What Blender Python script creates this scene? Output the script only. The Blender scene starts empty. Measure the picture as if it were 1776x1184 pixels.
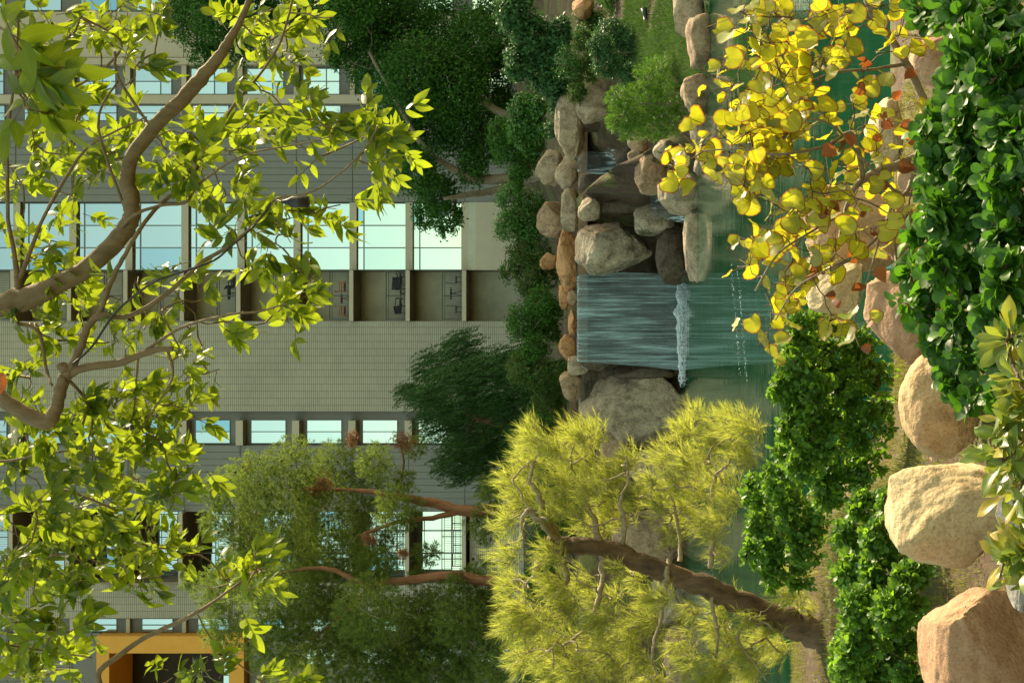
import bpy, bmesh, math, random
import numpy as np
from mathutils import Vector, Matrix, noise

# ------------------------------------------------------------------ camera, sky, sun, exposure
S = bpy.context.scene
COL = S.collection
F, XH, EYE = 2467.0, 1060.0, 1.9        # focal length (photo pixels), horizon, eye height over the pool
cam_d = bpy.data.cameras.new('camera'); cam = bpy.data.objects.new('camera', cam_d); COL.objects.link(cam)
cam_d.sensor_width = 36; cam_d.sensor_fit = 'HORIZONTAL'; cam_d.lens = 50
cam_d.shift_x = (888 - XH) / 1776.0
cam_d.clip_start = 0.05; cam_d.clip_end = 4000
cam.matrix_world = Matrix(((0, 1, 0, 0), (0, 0, -1, 0), (-1, 0, 0, EYE), (0, 0, 0, 1)))   # the photograph was taken with the camera on its side
S.camera = cam
SUN_EL, SUN_AZ = math.radians(36), math.radians(42)      # azimuth to the right of straight ahead
sdir = Vector((math.sin(SUN_AZ) * math.cos(SUN_EL), math.cos(SUN_AZ) * math.cos(SUN_EL), math.sin(SUN_EL)))
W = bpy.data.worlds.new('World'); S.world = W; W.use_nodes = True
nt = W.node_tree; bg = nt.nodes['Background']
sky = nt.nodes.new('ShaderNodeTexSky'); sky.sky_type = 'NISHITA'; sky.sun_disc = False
sky.sun_elevation = SUN_EL; sky.sun_rotation = SUN_AZ
sky.dust_density = 2.0; sky.air_density = 1.0; sky.ozone_density = 1.0
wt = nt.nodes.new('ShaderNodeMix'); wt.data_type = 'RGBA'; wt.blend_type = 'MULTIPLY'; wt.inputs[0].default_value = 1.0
wt.inputs[7].default_value = (1.0, 0.90, 0.54, 1)        # warm white-balance cast, multiplied over the whole sky
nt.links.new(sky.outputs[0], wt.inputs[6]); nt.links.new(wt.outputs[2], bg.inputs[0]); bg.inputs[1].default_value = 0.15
sl = bpy.data.lights.new('sun', 'SUN'); sun = bpy.data.objects.new('sun', sl); COL.objects.link(sun)
sl.energy = 2.8; sl.angle = math.radians(0.6); sl.color = (1.0, 0.84, 0.58)
sun.rotation_euler = (-sdir).to_track_quat('-Z', 'Y').to_euler(); sun.location = (10, 10, 60)
S.view_settings.view_transform = 'Standard'; S.view_settings.look = 'None'
S.view_settings.exposure = 1.8; S.view_settings.gamma = 1.0; S.view_settings.use_curve_mapping = False
S.cycles.use_denoising = True
S.cycles.max_bounces = 8; S.cycles.transparent_max_bounces = 12; S.cycles.diffuse_bounces = 3
S.cycles.glossy_bounces = 3; S.cycles.transmission_bounces = 4
S.cycles.caustics_reflective = False; S.cycles.caustics_refractive = False
S.cycles.sample_clamp_indirect = 6

rng = np.random.default_rng(7); random.seed(7)

def P(xi, yi, Y):                        # a point at distance Y seen at photo pixel (xi, yi)
    return Vector(((592 - yi) * Y / F, Y, EYE - (xi - XH) * Y / F))

# ------------------------------------------------------------------ materials
def nodes_of(name):
    m = bpy.data.materials.new(name); m.use_nodes = True
    n = m.node_tree.nodes; l = m.node_tree.links
    return m, n, l, n['Principled BSDF']
def ramp(n, stops):
    r = n.new('ShaderNodeValToRGB'); e = r.color_ramp.elements
    while len(e) < len(stops): e.new(0.5)
    for el, (p, c) in zip(e, stops): el.position = p; el.color = (c[0], c[1], c[2], 1)
    return r
def texnoise(n, l, scale, detail=4, rough=0.55, vec=None, stretch=None):
    t = n.new('ShaderNodeTexNoise'); t.inputs['Scale'].default_value = scale
    t.inputs['Detail'].default_value = detail; t.inputs['Roughness'].default_value = rough
    if vec is not None:
        if stretch:
            mp = n.new('ShaderNodeMapping'); mp.inputs['Scale'].default_value = stretch
            l.new(vec, mp.inputs['Vector']); vec = mp.outputs[0]
        l.new(vec, t.inputs['Vector'])
    return t
def mixc(n, l, fac, a, b, mode='MIX'):
    m = n.new('ShaderNodeMix'); m.data_type = 'RGBA'; m.blend_type = mode
    for sock, v in ((m.inputs[0], fac), (m.inputs[6], a), (m.inputs[7], b)):
        if hasattr(v, 'links'): l.new(v, sock)
        elif isinstance(v, (int, float)): sock.default_value = v
        else: sock.default_value = (v[0], v[1], v[2], 1)
    return m.outputs[2]
def mth(n, l, op, a, b=0.0, clamp=False):
    m = n.new('ShaderNodeMath'); m.operation = op; m.use_clamp = clamp
    for sock, v in ((m.inputs[0], a), (m.inputs[1], b)):
        if hasattr(v, 'links'): l.new(v, sock)
        else: sock.default_value = v
    return m.outputs[0]
def bump(n, l, bs, h, strength, dist, prev=None):
    b = n.new('ShaderNodeBump'); b.inputs['Strength'].default_value = strength; b.inputs['Distance'].default_value = dist
    l.new(h, b.inputs['Height'])
    if prev: l.new(prev, b.inputs['Normal'])
    l.new(b.outputs[0], bs.inputs['Normal']); return b.outputs[0]
def plain(name, c, rough=0.6, metal=0.0, var=0.12, scale=6.0, bmp=0.0):
    m, n, l, b = nodes_of(name)
    tc = n.new('ShaderNodeTexCoord'); t = texnoise(n, l, scale, 6, 0.65, tc.outputs['Object'])
    lo = [x * (1 - var) for x in c]; hi = [min(1, x * (1 + var)) for x in c]
    r = ramp(n, [(0.3, lo), (0.7, hi)]); l.new(t.outputs[0], r.inputs[0]); l.new(r.outputs[0], b.inputs['Base Color'])
    b.inputs['Roughness'].default_value = rough; b.inputs['Metallic'].default_value = metal
    if bmp: bump(n, l, b, t.outputs[0], bmp, 0.02)
    return m

def rockmat(name, c1, c2, c3, grain=60, relief=6, moss=0.0, stain=(0.05, 0.035, 0.02), stainamt=0.25, rough=0.85, crack=0.5):
    m, n, l, b = nodes_of(name)
    tc = n.new('ShaderNodeTexCoord'); oi = n.new('ShaderNodeObjectInfo')
    add = n.new('ShaderNodeVectorMath'); add.operation = 'ADD'
    l.new(tc.outputs['Object'], add.inputs[0]); l.new(oi.outputs['Random'], add.inputs[1]); v = add.outputs[0]
    t1 = texnoise(n, l, relief * 0.35, 5, 0.6, v); t2 = texnoise(n, l, relief * 1.6, 6, 0.65, v)
    t3 = texnoise(n, l, grain, 3, 0.7, v)
    r1 = ramp(n, [(0.3, c1), (0.52, c2), (0.72, c3)]); l.new(t1.outputs[0], r1.inputs[0])
    c = mixc(n, l, 0.45, r1.outputs[0], ramp_c(n, l, t2, c3, c1), 'MIX')
    sp = ramp(n, [(0.34, (0.6, 0.57, 0.54)), (0.5, (1, 1, 1)), (0.68, (1.18, 1.15, 1.1))]); l.new(t3.outputs[0], sp.inputs[0])
    c = mixc(n, l, 0.75, c, sp.outputs[0], 'MULTIPLY')
    st = texnoise(n, l, relief * 0.6, 8, 0.7, v, (1, 1, 0.35))
    sr = ramp(n, [(0.55, (0, 0, 0)), (0.68, (1, 1, 1))]); l.new(st.outputs[0], sr.inputs[0])
    c = mixc(n, l, mth(n, l, 'MULTIPLY', sr.outputs[0], stainamt), c, stain)
    vor = n.new('ShaderNodeTexVoronoi'); vor.feature = 'DISTANCE_TO_EDGE'; vor.inputs['Scale'].default_value = relief * 0.45
    dv = n.new('ShaderNodeVectorMath'); dv.operation = 'ADD'; l.new(v, dv.inputs[0]); l.new(t2.outputs['Color'], dv.inputs[1])
    l.new(dv.outputs[0], vor.inputs['Vector'])
    cr = ramp(n, [(0.0, (0, 0, 0)), (0.035, (1, 1, 1))]); l.new(vor.outputs['Distance'], cr.inputs[0])
    c = mixc(n, l, mth(n, l, 'MULTIPLY', mth(n, l, 'SUBTRACT', 1.0, cr.outputs[0]), crack), c, stain)
    if moss > 0:
        mt = texnoise(n, l, relief * 0.8, 8, 0.75, v); mr = ramp(n, [(0.62 - moss * 0.3, (0, 0, 0)), (0.72 - moss * 0.3, (1, 1, 1))])
        l.new(mt.outputs[0], mr.inputs[0])
        c = mixc(n, l, mth(n, l, 'MULTIPLY', mr.outputs[0], 0.85), c, (0.035, 0.042, 0.014))
    l.new(c, b.inputs['Base Color']); b.inputs['Roughness'].default_value = rough
    p = bump(n, l, b, t2.outputs[0], 0.55, 0.30 / relief)
    p = bump(n, l, b, cr.outputs[0], crack * 0.8, 0.06 / relief, p)
    bump(n, l, b, t3.outputs[0], 0.6, 0.35 / grain, p)
    return m
def ramp_c(n, l, t, a, b_):
    r = ramp(n, [(0.35, a), (0.65, b_)]); l.new(t.outputs[0], r.inputs[0]); return r.outputs[0]

def leafmat(name, ca, cb, tr, fac=0.5, rough=0.4, rim=None, spots=None, rib=0.25, spec=0.5, tvar=0.35, third=None):
    """two tones per leaf, light shining through, paler midrib, optional coloured margin"""
    m, n, l, b = nodes_of(name)
    g = n.new('ShaderNodeNewGeometry'); oi = n.new('ShaderNodeObjectInfo')
    rnd = mth(n, l, 'FRACT', mth(n, l, 'ADD', g.outputs['Random Per Island'], oi.outputs['Random']))
    stops = [(0.15, ca), (0.85, cb)]
    if third: stops = [(0.1, ca), (0.75, cb), (0.88, third)]
    r = ramp(n, stops); l.new(rnd, r.inputs[0]); c = r.outputs[0]
    at = n.new('ShaderNodeAttribute'); at.attribute_name = 'leafuv'
    sx = n.new('ShaderNodeSeparateXYZ'); l.new(at.outputs['Vector'], sx.inputs[0])
    t = mixc(n, l, tvar, tr, mixc(n, l, 1.0, tr, r.outputs[0], 'MULTIPLY'))
    rr = n.new('ShaderNodeMapRange'); rr.inputs[3].default_value = 0.7; rr.inputs[4].default_value = 1.25; l.new(rnd, rr.inputs[0])
    cmb = n.new('ShaderNodeCombineColor')
    for k in range(3): l.new(rr.outputs[0], cmb.inputs[k])
    t = mixc(n, l, 1.0, t, cmb.outputs[0], 'MULTIPLY')
    if rib > 0:
        ax = mth(n, l, 'ABSOLUTE', sx.outputs[0])
        mr = ramp(n, [(0.0, (1, 1, 1)), (0.07, (0, 0, 0))]); l.new(ax, mr.inputs[0])
        side = mth(n, l, 'FRACT', mth(n, l, 'MULTIPLY', mth(n, l, 'SUBTRACT', sx.outputs[1], mth(n, l, 'MULTIPLY', ax, 0.28)), 8.0))
        sr = ramp(n, [(0.0, (1, 1, 1)), (0.12, (0, 0, 0))]); l.new(side, sr.inputs[0])
        vv = mth(n, l, 'ADD', mr.outputs[0], mth(n, l, 'MULTIPLY', sr.outputs[0], 0.4), True)
        vf = mth(n, l, 'MULTIPLY', vv, rib)
        c = mixc(n, l, vf, c, [min(1, x * 2.2 + 0.03) for x in cb]); t = mixc(n, l, vf, t, [min(1, x * 1.3 + 0.04) for x in tr])
    if rim is not None:
        tc = n.new('ShaderNodeTexCoord'); tn = texnoise(n, l, 55, 3, 0.6, tc.outputs['Object'])
        e = mth(n, l, 'ADD', sx.outputs[2], mth(n, l, 'MULTIPLY', tn.outputs[0], 0.35))
        er = ramp(n, [(1.04, (0, 0, 0)), (1.12, (1, 1, 1))])
        er.color_ramp.elements[0].position = 0.84; er.color_ramp.elements[1].position = 0.90
        l.new(mth(n, l, 'MULTIPLY', e, 0.8), er.inputs[0])
        c = mixc(n, l, er.outputs[0], c, rim); t = mixc(n, l, er.outputs[0], t, [x * 1.6 for x in rim])
        sp = texnoise(n, l, 260, 1, 0.5, tc.outputs['Object']); spr = ramp(n, [(0.7, (0, 0, 0)), (0.73, (1, 1, 1))]); l.new(sp.outputs[0], spr.inputs[0])
        c = mixc(n, l, spr.outputs[0], c, rim); t = mixc(n, l, spr.outputs[0], t, rim)
    l.new(c, b.inputs['Base Color']); b.inputs['Roughness'].default_value = rough
    b.inputs['Specular IOR Level'].default_value = spec
    tb = n.new('ShaderNodeBsdfTranslucent'); l.new(t, tb.inputs[0])
    ms = n.new('ShaderNodeMixShader'); ms.inputs[0].default_value = fac
    l.new(b.outputs[0], ms.inputs[1]); l.new(tb.outputs[0], ms.inputs[2])
    l.new(ms.outputs[0], n['Material Output'].inputs[0])
    return m
def barkmat(name, c1, c2, scale=30, strength=0.6, stretch=(1, 1, 0.3)):
    m, n, l, b = nodes_of(name)
    tc = n.new('ShaderNodeTexCoord'); t = texnoise(n, l, scale, 6, 0.65, tc.outputs['Object'], stretch)
    t2 = texnoise(n, l, scale * 0.2, 3, 0.5, tc.outputs['Object'])
    r = ramp(n, [(0.3, c1), (0.7, c2)]); l.new(t.outputs[0], r.inputs[0])
    c = mixc(n, l, mth(n, l, 'MULTIPLY', t2.outputs[0], 0.5), r.outputs[0], c1)
    l.new(c, b.inputs['Base Color']); b.inputs['Roughness'].default_value = 0.8
    bump(n, l, b, t.outputs[0], strength, 0.5 / scale)
    return m

M = {}
M['rock_tan'] = rockmat('sandy_granite', (0.36, 0.21, 0.095), (0.50, 0.33, 0.165), (0.58, 0.42, 0.225), 90, 7, stain=(0.16, 0.085, 0.035), stainamt=0.55, crack=0.12)
M['rock_pale'] = rockmat('pale_granite', (0.42, 0.295, 0.15), (0.55, 0.42, 0.235), (0.62, 0.50, 0.30), 90, 6, stain=(0.25, 0.15, 0.07), stainamt=0.4, crack=0.1)
M['rock_red'] = rockmat('reddish_granite', (0.30, 0.155, 0.08), (0.42, 0.24, 0.13), (0.50, 0.32, 0.19), 90, 7, crack=0.1)
M['rock_fall'] = rockmat('weathered_grey_granite', (0.19, 0.13, 0.075), (0.38, 0.28, 0.175), (0.54, 0.43, 0.29), 20, 2.2, stainamt=0.65)
M['rock_fall_warm'] = rockmat('weathered_brown_granite', (0.18, 0.10, 0.05), (0.37, 0.235, 0.13), (0.50, 0.36, 0.22), 20, 2.2, stainamt=0.6)
M['rock_orange'] = rockmat('orange_granite', (0.40, 0.17, 0.06), (0.5, 0.25, 0.10), (0.55, 0.32, 0.15), 14, 1.6, stainamt=0.2)
M['rock_moss'] = rockmat('mossy_granite', (0.15, 0.10, 0.055), (0.36, 0.28, 0.18), (0.52, 0.43, 0.30), 20, 1.8, moss=0.38, stainamt=0.6)
M['rock_wet'] = rockmat('wet_dark_rock', (0.03, 0.02, 0.012), (0.085, 0.056, 0.03), (0.16, 0.105, 0.055), 14, 1.6, moss=0.3, stainamt=0.5, rough=0.55)
M['rock_grey'] = rockmat('grey_slab_rock', (0.2, 0.19, 0.17), (0.3, 0.28, 0.24), (0.36, 0.33, 0.28), 90, 7)

# ------------------------------------------------------------------ object helpers
def link(name, me, mat=None, parent=None, loc=None):
    o = bpy.data.objects.new(name, me); COL.objects.link(o)
    if mat is not None and me is not None and len(me.materials) == 0: me.materials.append(mat)
    if parent is not None: o.parent = parent
    if loc is not None: o.location = loc
    return o
def tag(o, label=None, cat=None, group=None, kind=None):
    for k, v in (('label', label), ('category', cat), ('group', group), ('kind', kind)):
        if v: o[k] = v
    return o
def thing(name, loc, label, cat, group=None):
    e = bpy.data.objects.new(name, None); COL.objects.link(e); e.location = loc; e.empty_display_size = 0.1
    return tag(e, label, cat, group)
def np_mesh(name, V, Fa, smooth=False, uv=None):
    me = bpy.data.meshes.new(name); V = np.asarray(V, dtype=np.float32); Fa = np.asarray(Fa, dtype=np.int32)
    k = Fa.shape[1]
    me.vertices.add(len(V)); me.vertices.foreach_set('co', V.ravel())
    me.loops.add(Fa.size); me.loops.foreach_set('vertex_index', Fa.ravel())
    me.polygons.add(len(Fa)); me.polygons.foreach_set('loop_start', np.arange(0, Fa.size, k, dtype=np.int32))
    if smooth: me.polygons.foreach_set('use_smooth', np.ones(len(Fa), dtype=bool))
    if uv is not None:
        a = me.attributes.new('leafuv', 'FLOAT_VECTOR', 'POINT'); a.data.foreach_set('vector', np.asarray(uv, dtype=np.float32).ravel())
    me.update(calc_edges=True); me.validate()
    return me
class MB:                                # collects boxes and bars into one mesh
    def __init__(s): s.v = []; s.f = []
    def box(s, x0, x1, y0, y1, z0, z1):
        i = len(s.v); x0, x1 = sorted((x0, x1)); y0, y1 = sorted((y0, y1)); z0, z1 = sorted((z0, z1))
        s.v += [(x, y, z) for z in (z0, z1) for x, y in ((x0, y0), (x1, y0), (x1, y1), (x0, y1))]
        s.f += [(i, i+3, i+2, i+1), (i+4, i+5, i+6, i+7), (i, i+1, i+5, i+4), (i+1, i+2, i+6, i+5), (i+2, i+3, i+7, i+6), (i+3, i, i+4, i+7)]
        return s
    def mesh(s, name, smooth=False):
        me = bpy.data.meshes.new(name); me.from_pydata(s.v, [], s.f); me.update()
        if smooth: me.polygons.foreach_set('use_smooth', [True] * len(me.polygons))
        return me
    def build(s, name, mat, parent=None, loc=None): return link(name, s.mesh(name), mat, parent, loc)

def tube_np(pts, rad, sides=7, cap=True):
    pts = [Vector(p) for p in pts]; V = []; Fa = []; n = len(pts)
    up = Vector((0.31, 0.17, 0.93)); prev = None
    for i, p in enumerate(pts):
        d = (pts[min(i + 1, n - 1)] - pts[max(i - 1, 0)])
        if d.length < 1e-9: d = Vector((0, 0, 1))
        d.normalize()
        if prev is None: a = d.cross(up); a = a if a.length > 1e-4 else d.cross(Vector((1, 0, 0)))
        else: a = prev - d * prev.dot(d)
        a.normalize(); prev = a; b = d.cross(a)
        for k in range(sides):
            t = 2 * math.pi * k / sides
            V.append(p + (a * math.cos(t) + b * math.sin(t)) * rad[i])
    for i in range(n - 1):
        for k in range(sides):
            k2 = (k + 1) % sides
            Fa.append((i * sides + k, i * sides + k2, (i + 1) * sides + k2, (i + 1) * sides + k))
    if cap:
        for base, q in ((0, pts[0]), ((n - 1) * sides, pts[-1])):
            c = len(V); V.append(q)
            for k in range(sides):
                k2 = (k + 1) % sides
                Fa.append((base + k, base + k2, c, c))
    return V, Fa
def tubes_mesh(name, lines, sides=6):    # lines: list of (points, radii)
    V = []; Fa = []
    for pts, rad in lines:
        v, f = tube_np(pts, rad, sides); o = len(V); V += v
        Fa += [tuple(dict.fromkeys(i + o for i in q)) for q in f]
    me = bpy.data.meshes.new(name); me.from_pydata([tuple(v) for v in V], [], Fa); me.update()
    me.polygons.foreach_set('use_smooth', [True] * len(me.polygons))
    return me
def spline(pts, rad, per=5, jit=0.0):
    out = []; rr = []; n = len(pts)
    for i in range(n - 1):
        p0, p1, p2, p3 = (Vector(pts[max(i - 1, 0)]), Vector(pts[i]), Vector(pts[i + 1]), Vector(pts[min(i + 2, n - 1)]))
        for k in range(per):
            t = k / per
            q = 0.5 * ((2 * p1) + (p2 - p0) * t + (2 * p0 - 5 * p1 + 4 * p2 - p3) * t * t + (3 * p1 - p0 - 3 * p2 + p3) * t ** 3)
            r = rad[i] * (1 - t) + rad[i + 1] * t
            if jit: q = q + noise.noise_vector(q * (0.35 / max(r, 1e-3) if r < 0.2 else 2)) * r * jit; r *= 1 + 0.35 * jit * noise.noise(q * 9)
            out.append(q); rr.append(r)
    out.append(Vector(pts[-1])); rr.append(rad[-1])
    return out, rr
def pxline(lst, Y0=None, per=5, jit=0.25):
    """lst of (xi, yi, diameter px, Y)"""
    pts = [P(a[0], a[1], a[3]) for a in lst]; rad = [a[2] * a[3] / F / 2 for a in lst]
    return spline(pts, rad, per, jit)

# leaf blanks: x across, y along, z up; uv = (across -1..1, along 0..1, edge 0..1)
def blank(shape, rows, cols, fold=0.18, curl=0.15, seed=0):
    V = []; U = []; Fa = []; r = random.Random(seed)
    tw = r.uniform(-0.2, 0.2); curl = curl * r.uniform(0.3, 1.6) * (1 if r.random() < .8 else -1)
    for i in range(rows + 1):
        t = i / rows
        if shape is sh_obov: t = t + 0.10 * math.sin(math.pi * t) + (0.03 if 0.7 < t < 1 else 0)
        w = shape(t)
        for j in range(cols + 1):
            u = -1 + 2 * j / cols
            x = u * w; z = abs(u) * w * fold - curl * (t ** 2) + 0.03 * math.sin(t * 9 + seed) * abs(u) + tw * u * w * t
            V.append((x, t - 0.02 * abs(u), z)); U.append((u, t, max(abs(u), abs(2 * t - 1) ** 3)))
    c1 = cols + 1
    for i in range(rows):
        for j in range(cols): Fa.append((i * c1 + j, i * c1 + j + 1, (i + 1) * c1 + j + 1, (i + 1) * c1 + j))
    return np.array(V, np.float32), np.array(Fa), np.array(U, np.float32)
sh_lance = lambda t: 0.205 * (math.sin(math.pi * min(1, t ** 0.82)) ** 0.8 + 0.02) * (1.0 if t < 0.97 else 0.4)
sh_obov = lambda t: 0.36 * (max(0.0, 1 - ((t - 0.6) / 0.4) ** 2) ** 0.5 if t > 0.6 else max(0.06, math.sin(t / 0.6 * math.pi / 2) ** 1.25))
sh_oblan = lambda t: 0.20 * max(0.09, math.sin(math.pi * min(0.985, t ** 1.7)) ** 0.7)
def heart(seed):
    r = random.Random(seed); n = 14; V = [(0, 0.42, 0)]; U = [(0, 0.42, 0)]; ring = []
    cup = r.uniform(-0.25, 0.3); fd = r.uniform(0.05, 0.35)
    for k in range(n):
        a = 2 * math.pi * (k + 0.5) / n
        rad = 0.52 * (1 - 0.55 * math.exp(-((math.cos((a + math.pi / 2) / 2)) ** 2 - 1) ** 2 * 40)) * (1 + 0.14 * math.exp(-((a - math.pi / 2) * 2.2) ** 2)) * (1 + r.uniform(-0.06, 0.05))
        ring.append((math.cos(a) * rad, 0.46 + math.sin(a) * rad))
    for s, e in ((0.55, 0.55), (1.0, 1.0)):
        for k, (x, y) in enumerate(ring):
            X = x * s; Y = 0.42 + (y - 0.42) * s
            z = fd * abs(X) + cup * (X * X + (Y - .42) ** 2) + (0.05 * math.sin(k * 2.1 + seed) if s == 1 else 0)
            V.append((X, Y, z)); U.append((X * 2, Y, e))
    T = []
    for k in range(n):
        k2 = (k + 1) % n
        T.append((0, 1 + k, 1 + k2)); T.append((1 + k, 1 + n + k, 1 + n + k2)); T.append((1 + k, 1 + n + k2, 1 + k2))
    return np.array(V, np.float32), np.array(T), np.array(U, np.float32)
CARD = (np.array([(0, 0, 0), (0.3, 0.5, 0.06), (0, 1, -0.06), (-0.3, 0.5, 0.06)], np.float32), np.array([(0, 1, 2, 3)]), np.array([(0, 0, 0), (1, .5, 1), (0, 1, 1), (-1, .5, 1)], np.float32))
NEEDLE = (np.array([(-0.5, 0, 0), (0.5, 0, 0), (0, 1, 0)], np.float32), np.array([(0, 1, 2)]), np.zeros((3, 3), np.float32))

def unit(a): return a / np.maximum(np.linalg.norm(a, axis=-1, keepdims=True), 1e-9)
def frames(d, up):                       # d leaf direction, up rough normal -> R (N,3,3), columns x,y,z
    y = unit(d); x = np.cross(y, up); bad = np.linalg.norm(x, axis=1) < 1e-4; x[bad] = np.cross(y[bad], np.array([0.3, 0.8, 0.5])); x = unit(x); z = np.cross(x, y)
    return np.stack([x, y, z], axis=2)
def merge(blanks, pos, R, sc, wid=None):
    """blanks: list of leaf blanks used in turn; returns verts, faces, uv"""
    Vs = []; Fs = []; Us = []; off = 0; nb = len(blanks)
    for b in range(nb):
        idx = np.arange(b, len(pos), nb)
        if len(idx) == 0: continue
        v, f, u = blanks[b]; vv = np.repeat(v[None], len(idx), 0).copy()
        if wid is not None: vv[:, :, 0] *= wid[idx][:, None]
        vv *= sc[idx][:, None, None]
        w = np.einsum('nij,nkj->nki', R[idx], vv) + pos[idx][:, None, :]
        Vs.append(w.reshape(-1, 3)); Us.append(np.tile(u, (len(idx), 1)))
        Fs.append((f[None] + (np.arange(len(idx)) * len(v))[:, None, None] + off).reshape(-1, f.shape[1])); off += len(idx) * len(v)
    return np.concatenate(Vs), np.concatenate(Fs), np.concatenate(Us)
def rand_dirs(n): return unit(rng.normal(size=(n, 3)))

def put_leaves(root, name, blanks, small, pos, R, sc, mat, count=300, massname='foliage', wid=None):
    """the largest in view as single leaves, the rest as one mass"""
    pos = np.asarray(pos); base = np.array(root.location)
    xi = XH - (pos[:, 2] - EYE) * F / pos[:, 1]; yi = 592 - pos[:, 0] * F / pos[:, 1]
    inv = (xi > -10) & (xi < 1786) & (yi > -10) & (yi < 1194)
    score = np.where(inv, sc / pos[:, 1], 0); face = np.abs(R[:, 1, 2]); score = score * (0.4 + face)
    order = np.argsort(-score); top = [i for i in order[:count] if inv[i]]; rest = np.setdiff1d(np.arange(len(pos)), top)
    mes = [np_mesh(name, *b[:2], True, b[2]) for b in blanks]
    for k, i in enumerate(top):
        me = mes[k % len(mes)]
        o = link(name, me, mat, root)
        mt = Matrix([[float(R[i, r, c] * sc[i]) for c in range(3)] + [float(pos[i, r] - base[r])] for r in range(3)] + [[0, 0, 0, 1]])
        o.matrix_basis = mt
    if len(rest):
        V, Fa, U = merge(small, pos[rest], R[rest], sc[rest], None)
        o = link(massname, np_mesh(massname, V - base, Fa, True, U), mat, root); o['kind'] = 'stuff'

# ------------------------------------------------------------------ ground
def sstep(a, b, x):
    t = min(1, max(0, (x - a) / (b - a))); return t * t * (3 - 2 * t)
def far_shore(X): return 39.4 - 7.2 * sstep(3.1, 4.4, X) - 3.0 * sstep(4.6, 5.6, X) - 2.0 * sstep(-4.0, -9.0, X)
def near_shore(X): return 9.6 + 4.6 * sstep(-0.4, -1.8, X) - 1.5 * sstep(2, 6, X)
def ground_z(X, Y):
    a = near_shore(X); b = far_shore(X)
    if Y < a: z = 0.42 * sstep(a, a - 3.2, Y) + 0.02
    elif Y > b:
        d = Y - b; steep = 1 - sstep(3.6, 5.0, X)
        z1 = 2.7 * sstep(0, 1.1, d) + max(0, d - 1.1) * 0.105
        z2 = min(3.0, d * 0.25) + max(0, d - 12) * 0.13
        z = steep * z1 + (1 - steep) * z2
        z = min(z, 6.6)
    else: z = -min(1.0, 0.5 * min(Y - a, b - Y)) - 0.02
    return z + 0.05 * noise.noise((X * 0.9, Y * 0.9, 0)) + 0.02 * noise.noise((X * 4, Y * 4, 3))
xs = list(np.concatenate([np.linspace(-900, -40, 14), np.linspace(-30, -10, 20), np.arange(-9.6, 9.7, 0.3), np.linspace(10, 30, 20), np.linspace(40, 900, 14)]))
ys = list(np.concatenate([np.linspace(-900, -20, 12), np.arange(-10, 15, 0.3), np.arange(15, 26, 1.0), np.arange(26, 44, 0.3), np.linspace(45, 90, 40), np.linspace(110, 1500, 14)]))
Vg = [(x, y, ground_z(x, y)) for y in ys for x in xs]; nx = len(xs)
Fg = [(j * nx + i, j * nx + i + 1, (j + 1) * nx + i + 1, (j + 1) * nx + i) for j in range(len(ys) - 1) for i in range(nx - 1)]
m, n, l, b = nodes_of('soil_and_moss')
tc = n.new('ShaderNodeTexCoord'); t1 = texnoise(n, l, 0.9, 6, 0.65, tc.outputs['Object']); t2 = texnoise(n, l, 14, 5, 0.7, tc.outputs['Object'])
r1 = ramp(n, [(0.3, (0.04, 0.023, 0.012)), (0.6, (0.10, 0.06, 0.03))]); l.new(t2.outputs[0], r1.inputs[0])
r2 = ramp(n, [(0.3, (0.05, 0.065, 0.015)), (0.7, (0.15, 0.14, 0.035))]); l.new(t2.outputs[0], r2.inputs[0])
r3 = ramp(n, [(0.47, (0, 0, 0)), (0.56, (1, 1, 1))]); l.new(t1.outputs[0], r3.inputs[0])
l.new(mixc(n, l, r3.outputs[0], r1.outputs[0], r2.outputs[0]), b.inputs['Base Color']); b.inputs['Roughness'].default_value = 0.95
bump(n, l, b, t2.outputs[0], 0.8, 0.05); M['soil'] = m
tag(link('ground', np_mesh('ground', Vg, Fg, True), M['soil']), kind='structure')

# ------------------------------------------------------------------ pool
m, n, l, b = nodes_of('green_pool_water')
tc = n.new('ShaderNodeTexCoord')
w1 = texnoise(n, l, 5.0, 3, 0.55, tc.outputs['Object'], (0.35, 1.0, 1)); w2 = texnoise(n, l, 1.1, 3, 0.5, tc.outputs['Object'], (0.3, 1.3, 1))
cr = ramp(n, [(0.3, (0.004, 0.030, 0.014)), (0.7, (0.009, 0.053, 0.026))]); l.new(w2.outputs[0], cr.inputs[0]); l.new(cr.outputs[0], b.inputs['Base Color'])
b.inputs['Roughness'].default_value = 0.03; b.inputs['IOR'].default_value = 1.33
p = bump(n, l, b, w1.outputs[0], 0.07, 0.03); bump(n, l, b, w2.outputs[0], 0.09, 0.06, p)
M['pool'] = m
tag(link('pool_water', np_mesh('pool_water', [(-40, 6, 0), (40, 6, 0), (40, 41, 0), (-40, 41, 0)], [(0, 1, 2, 3)]), m), kind='structure')

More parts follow.
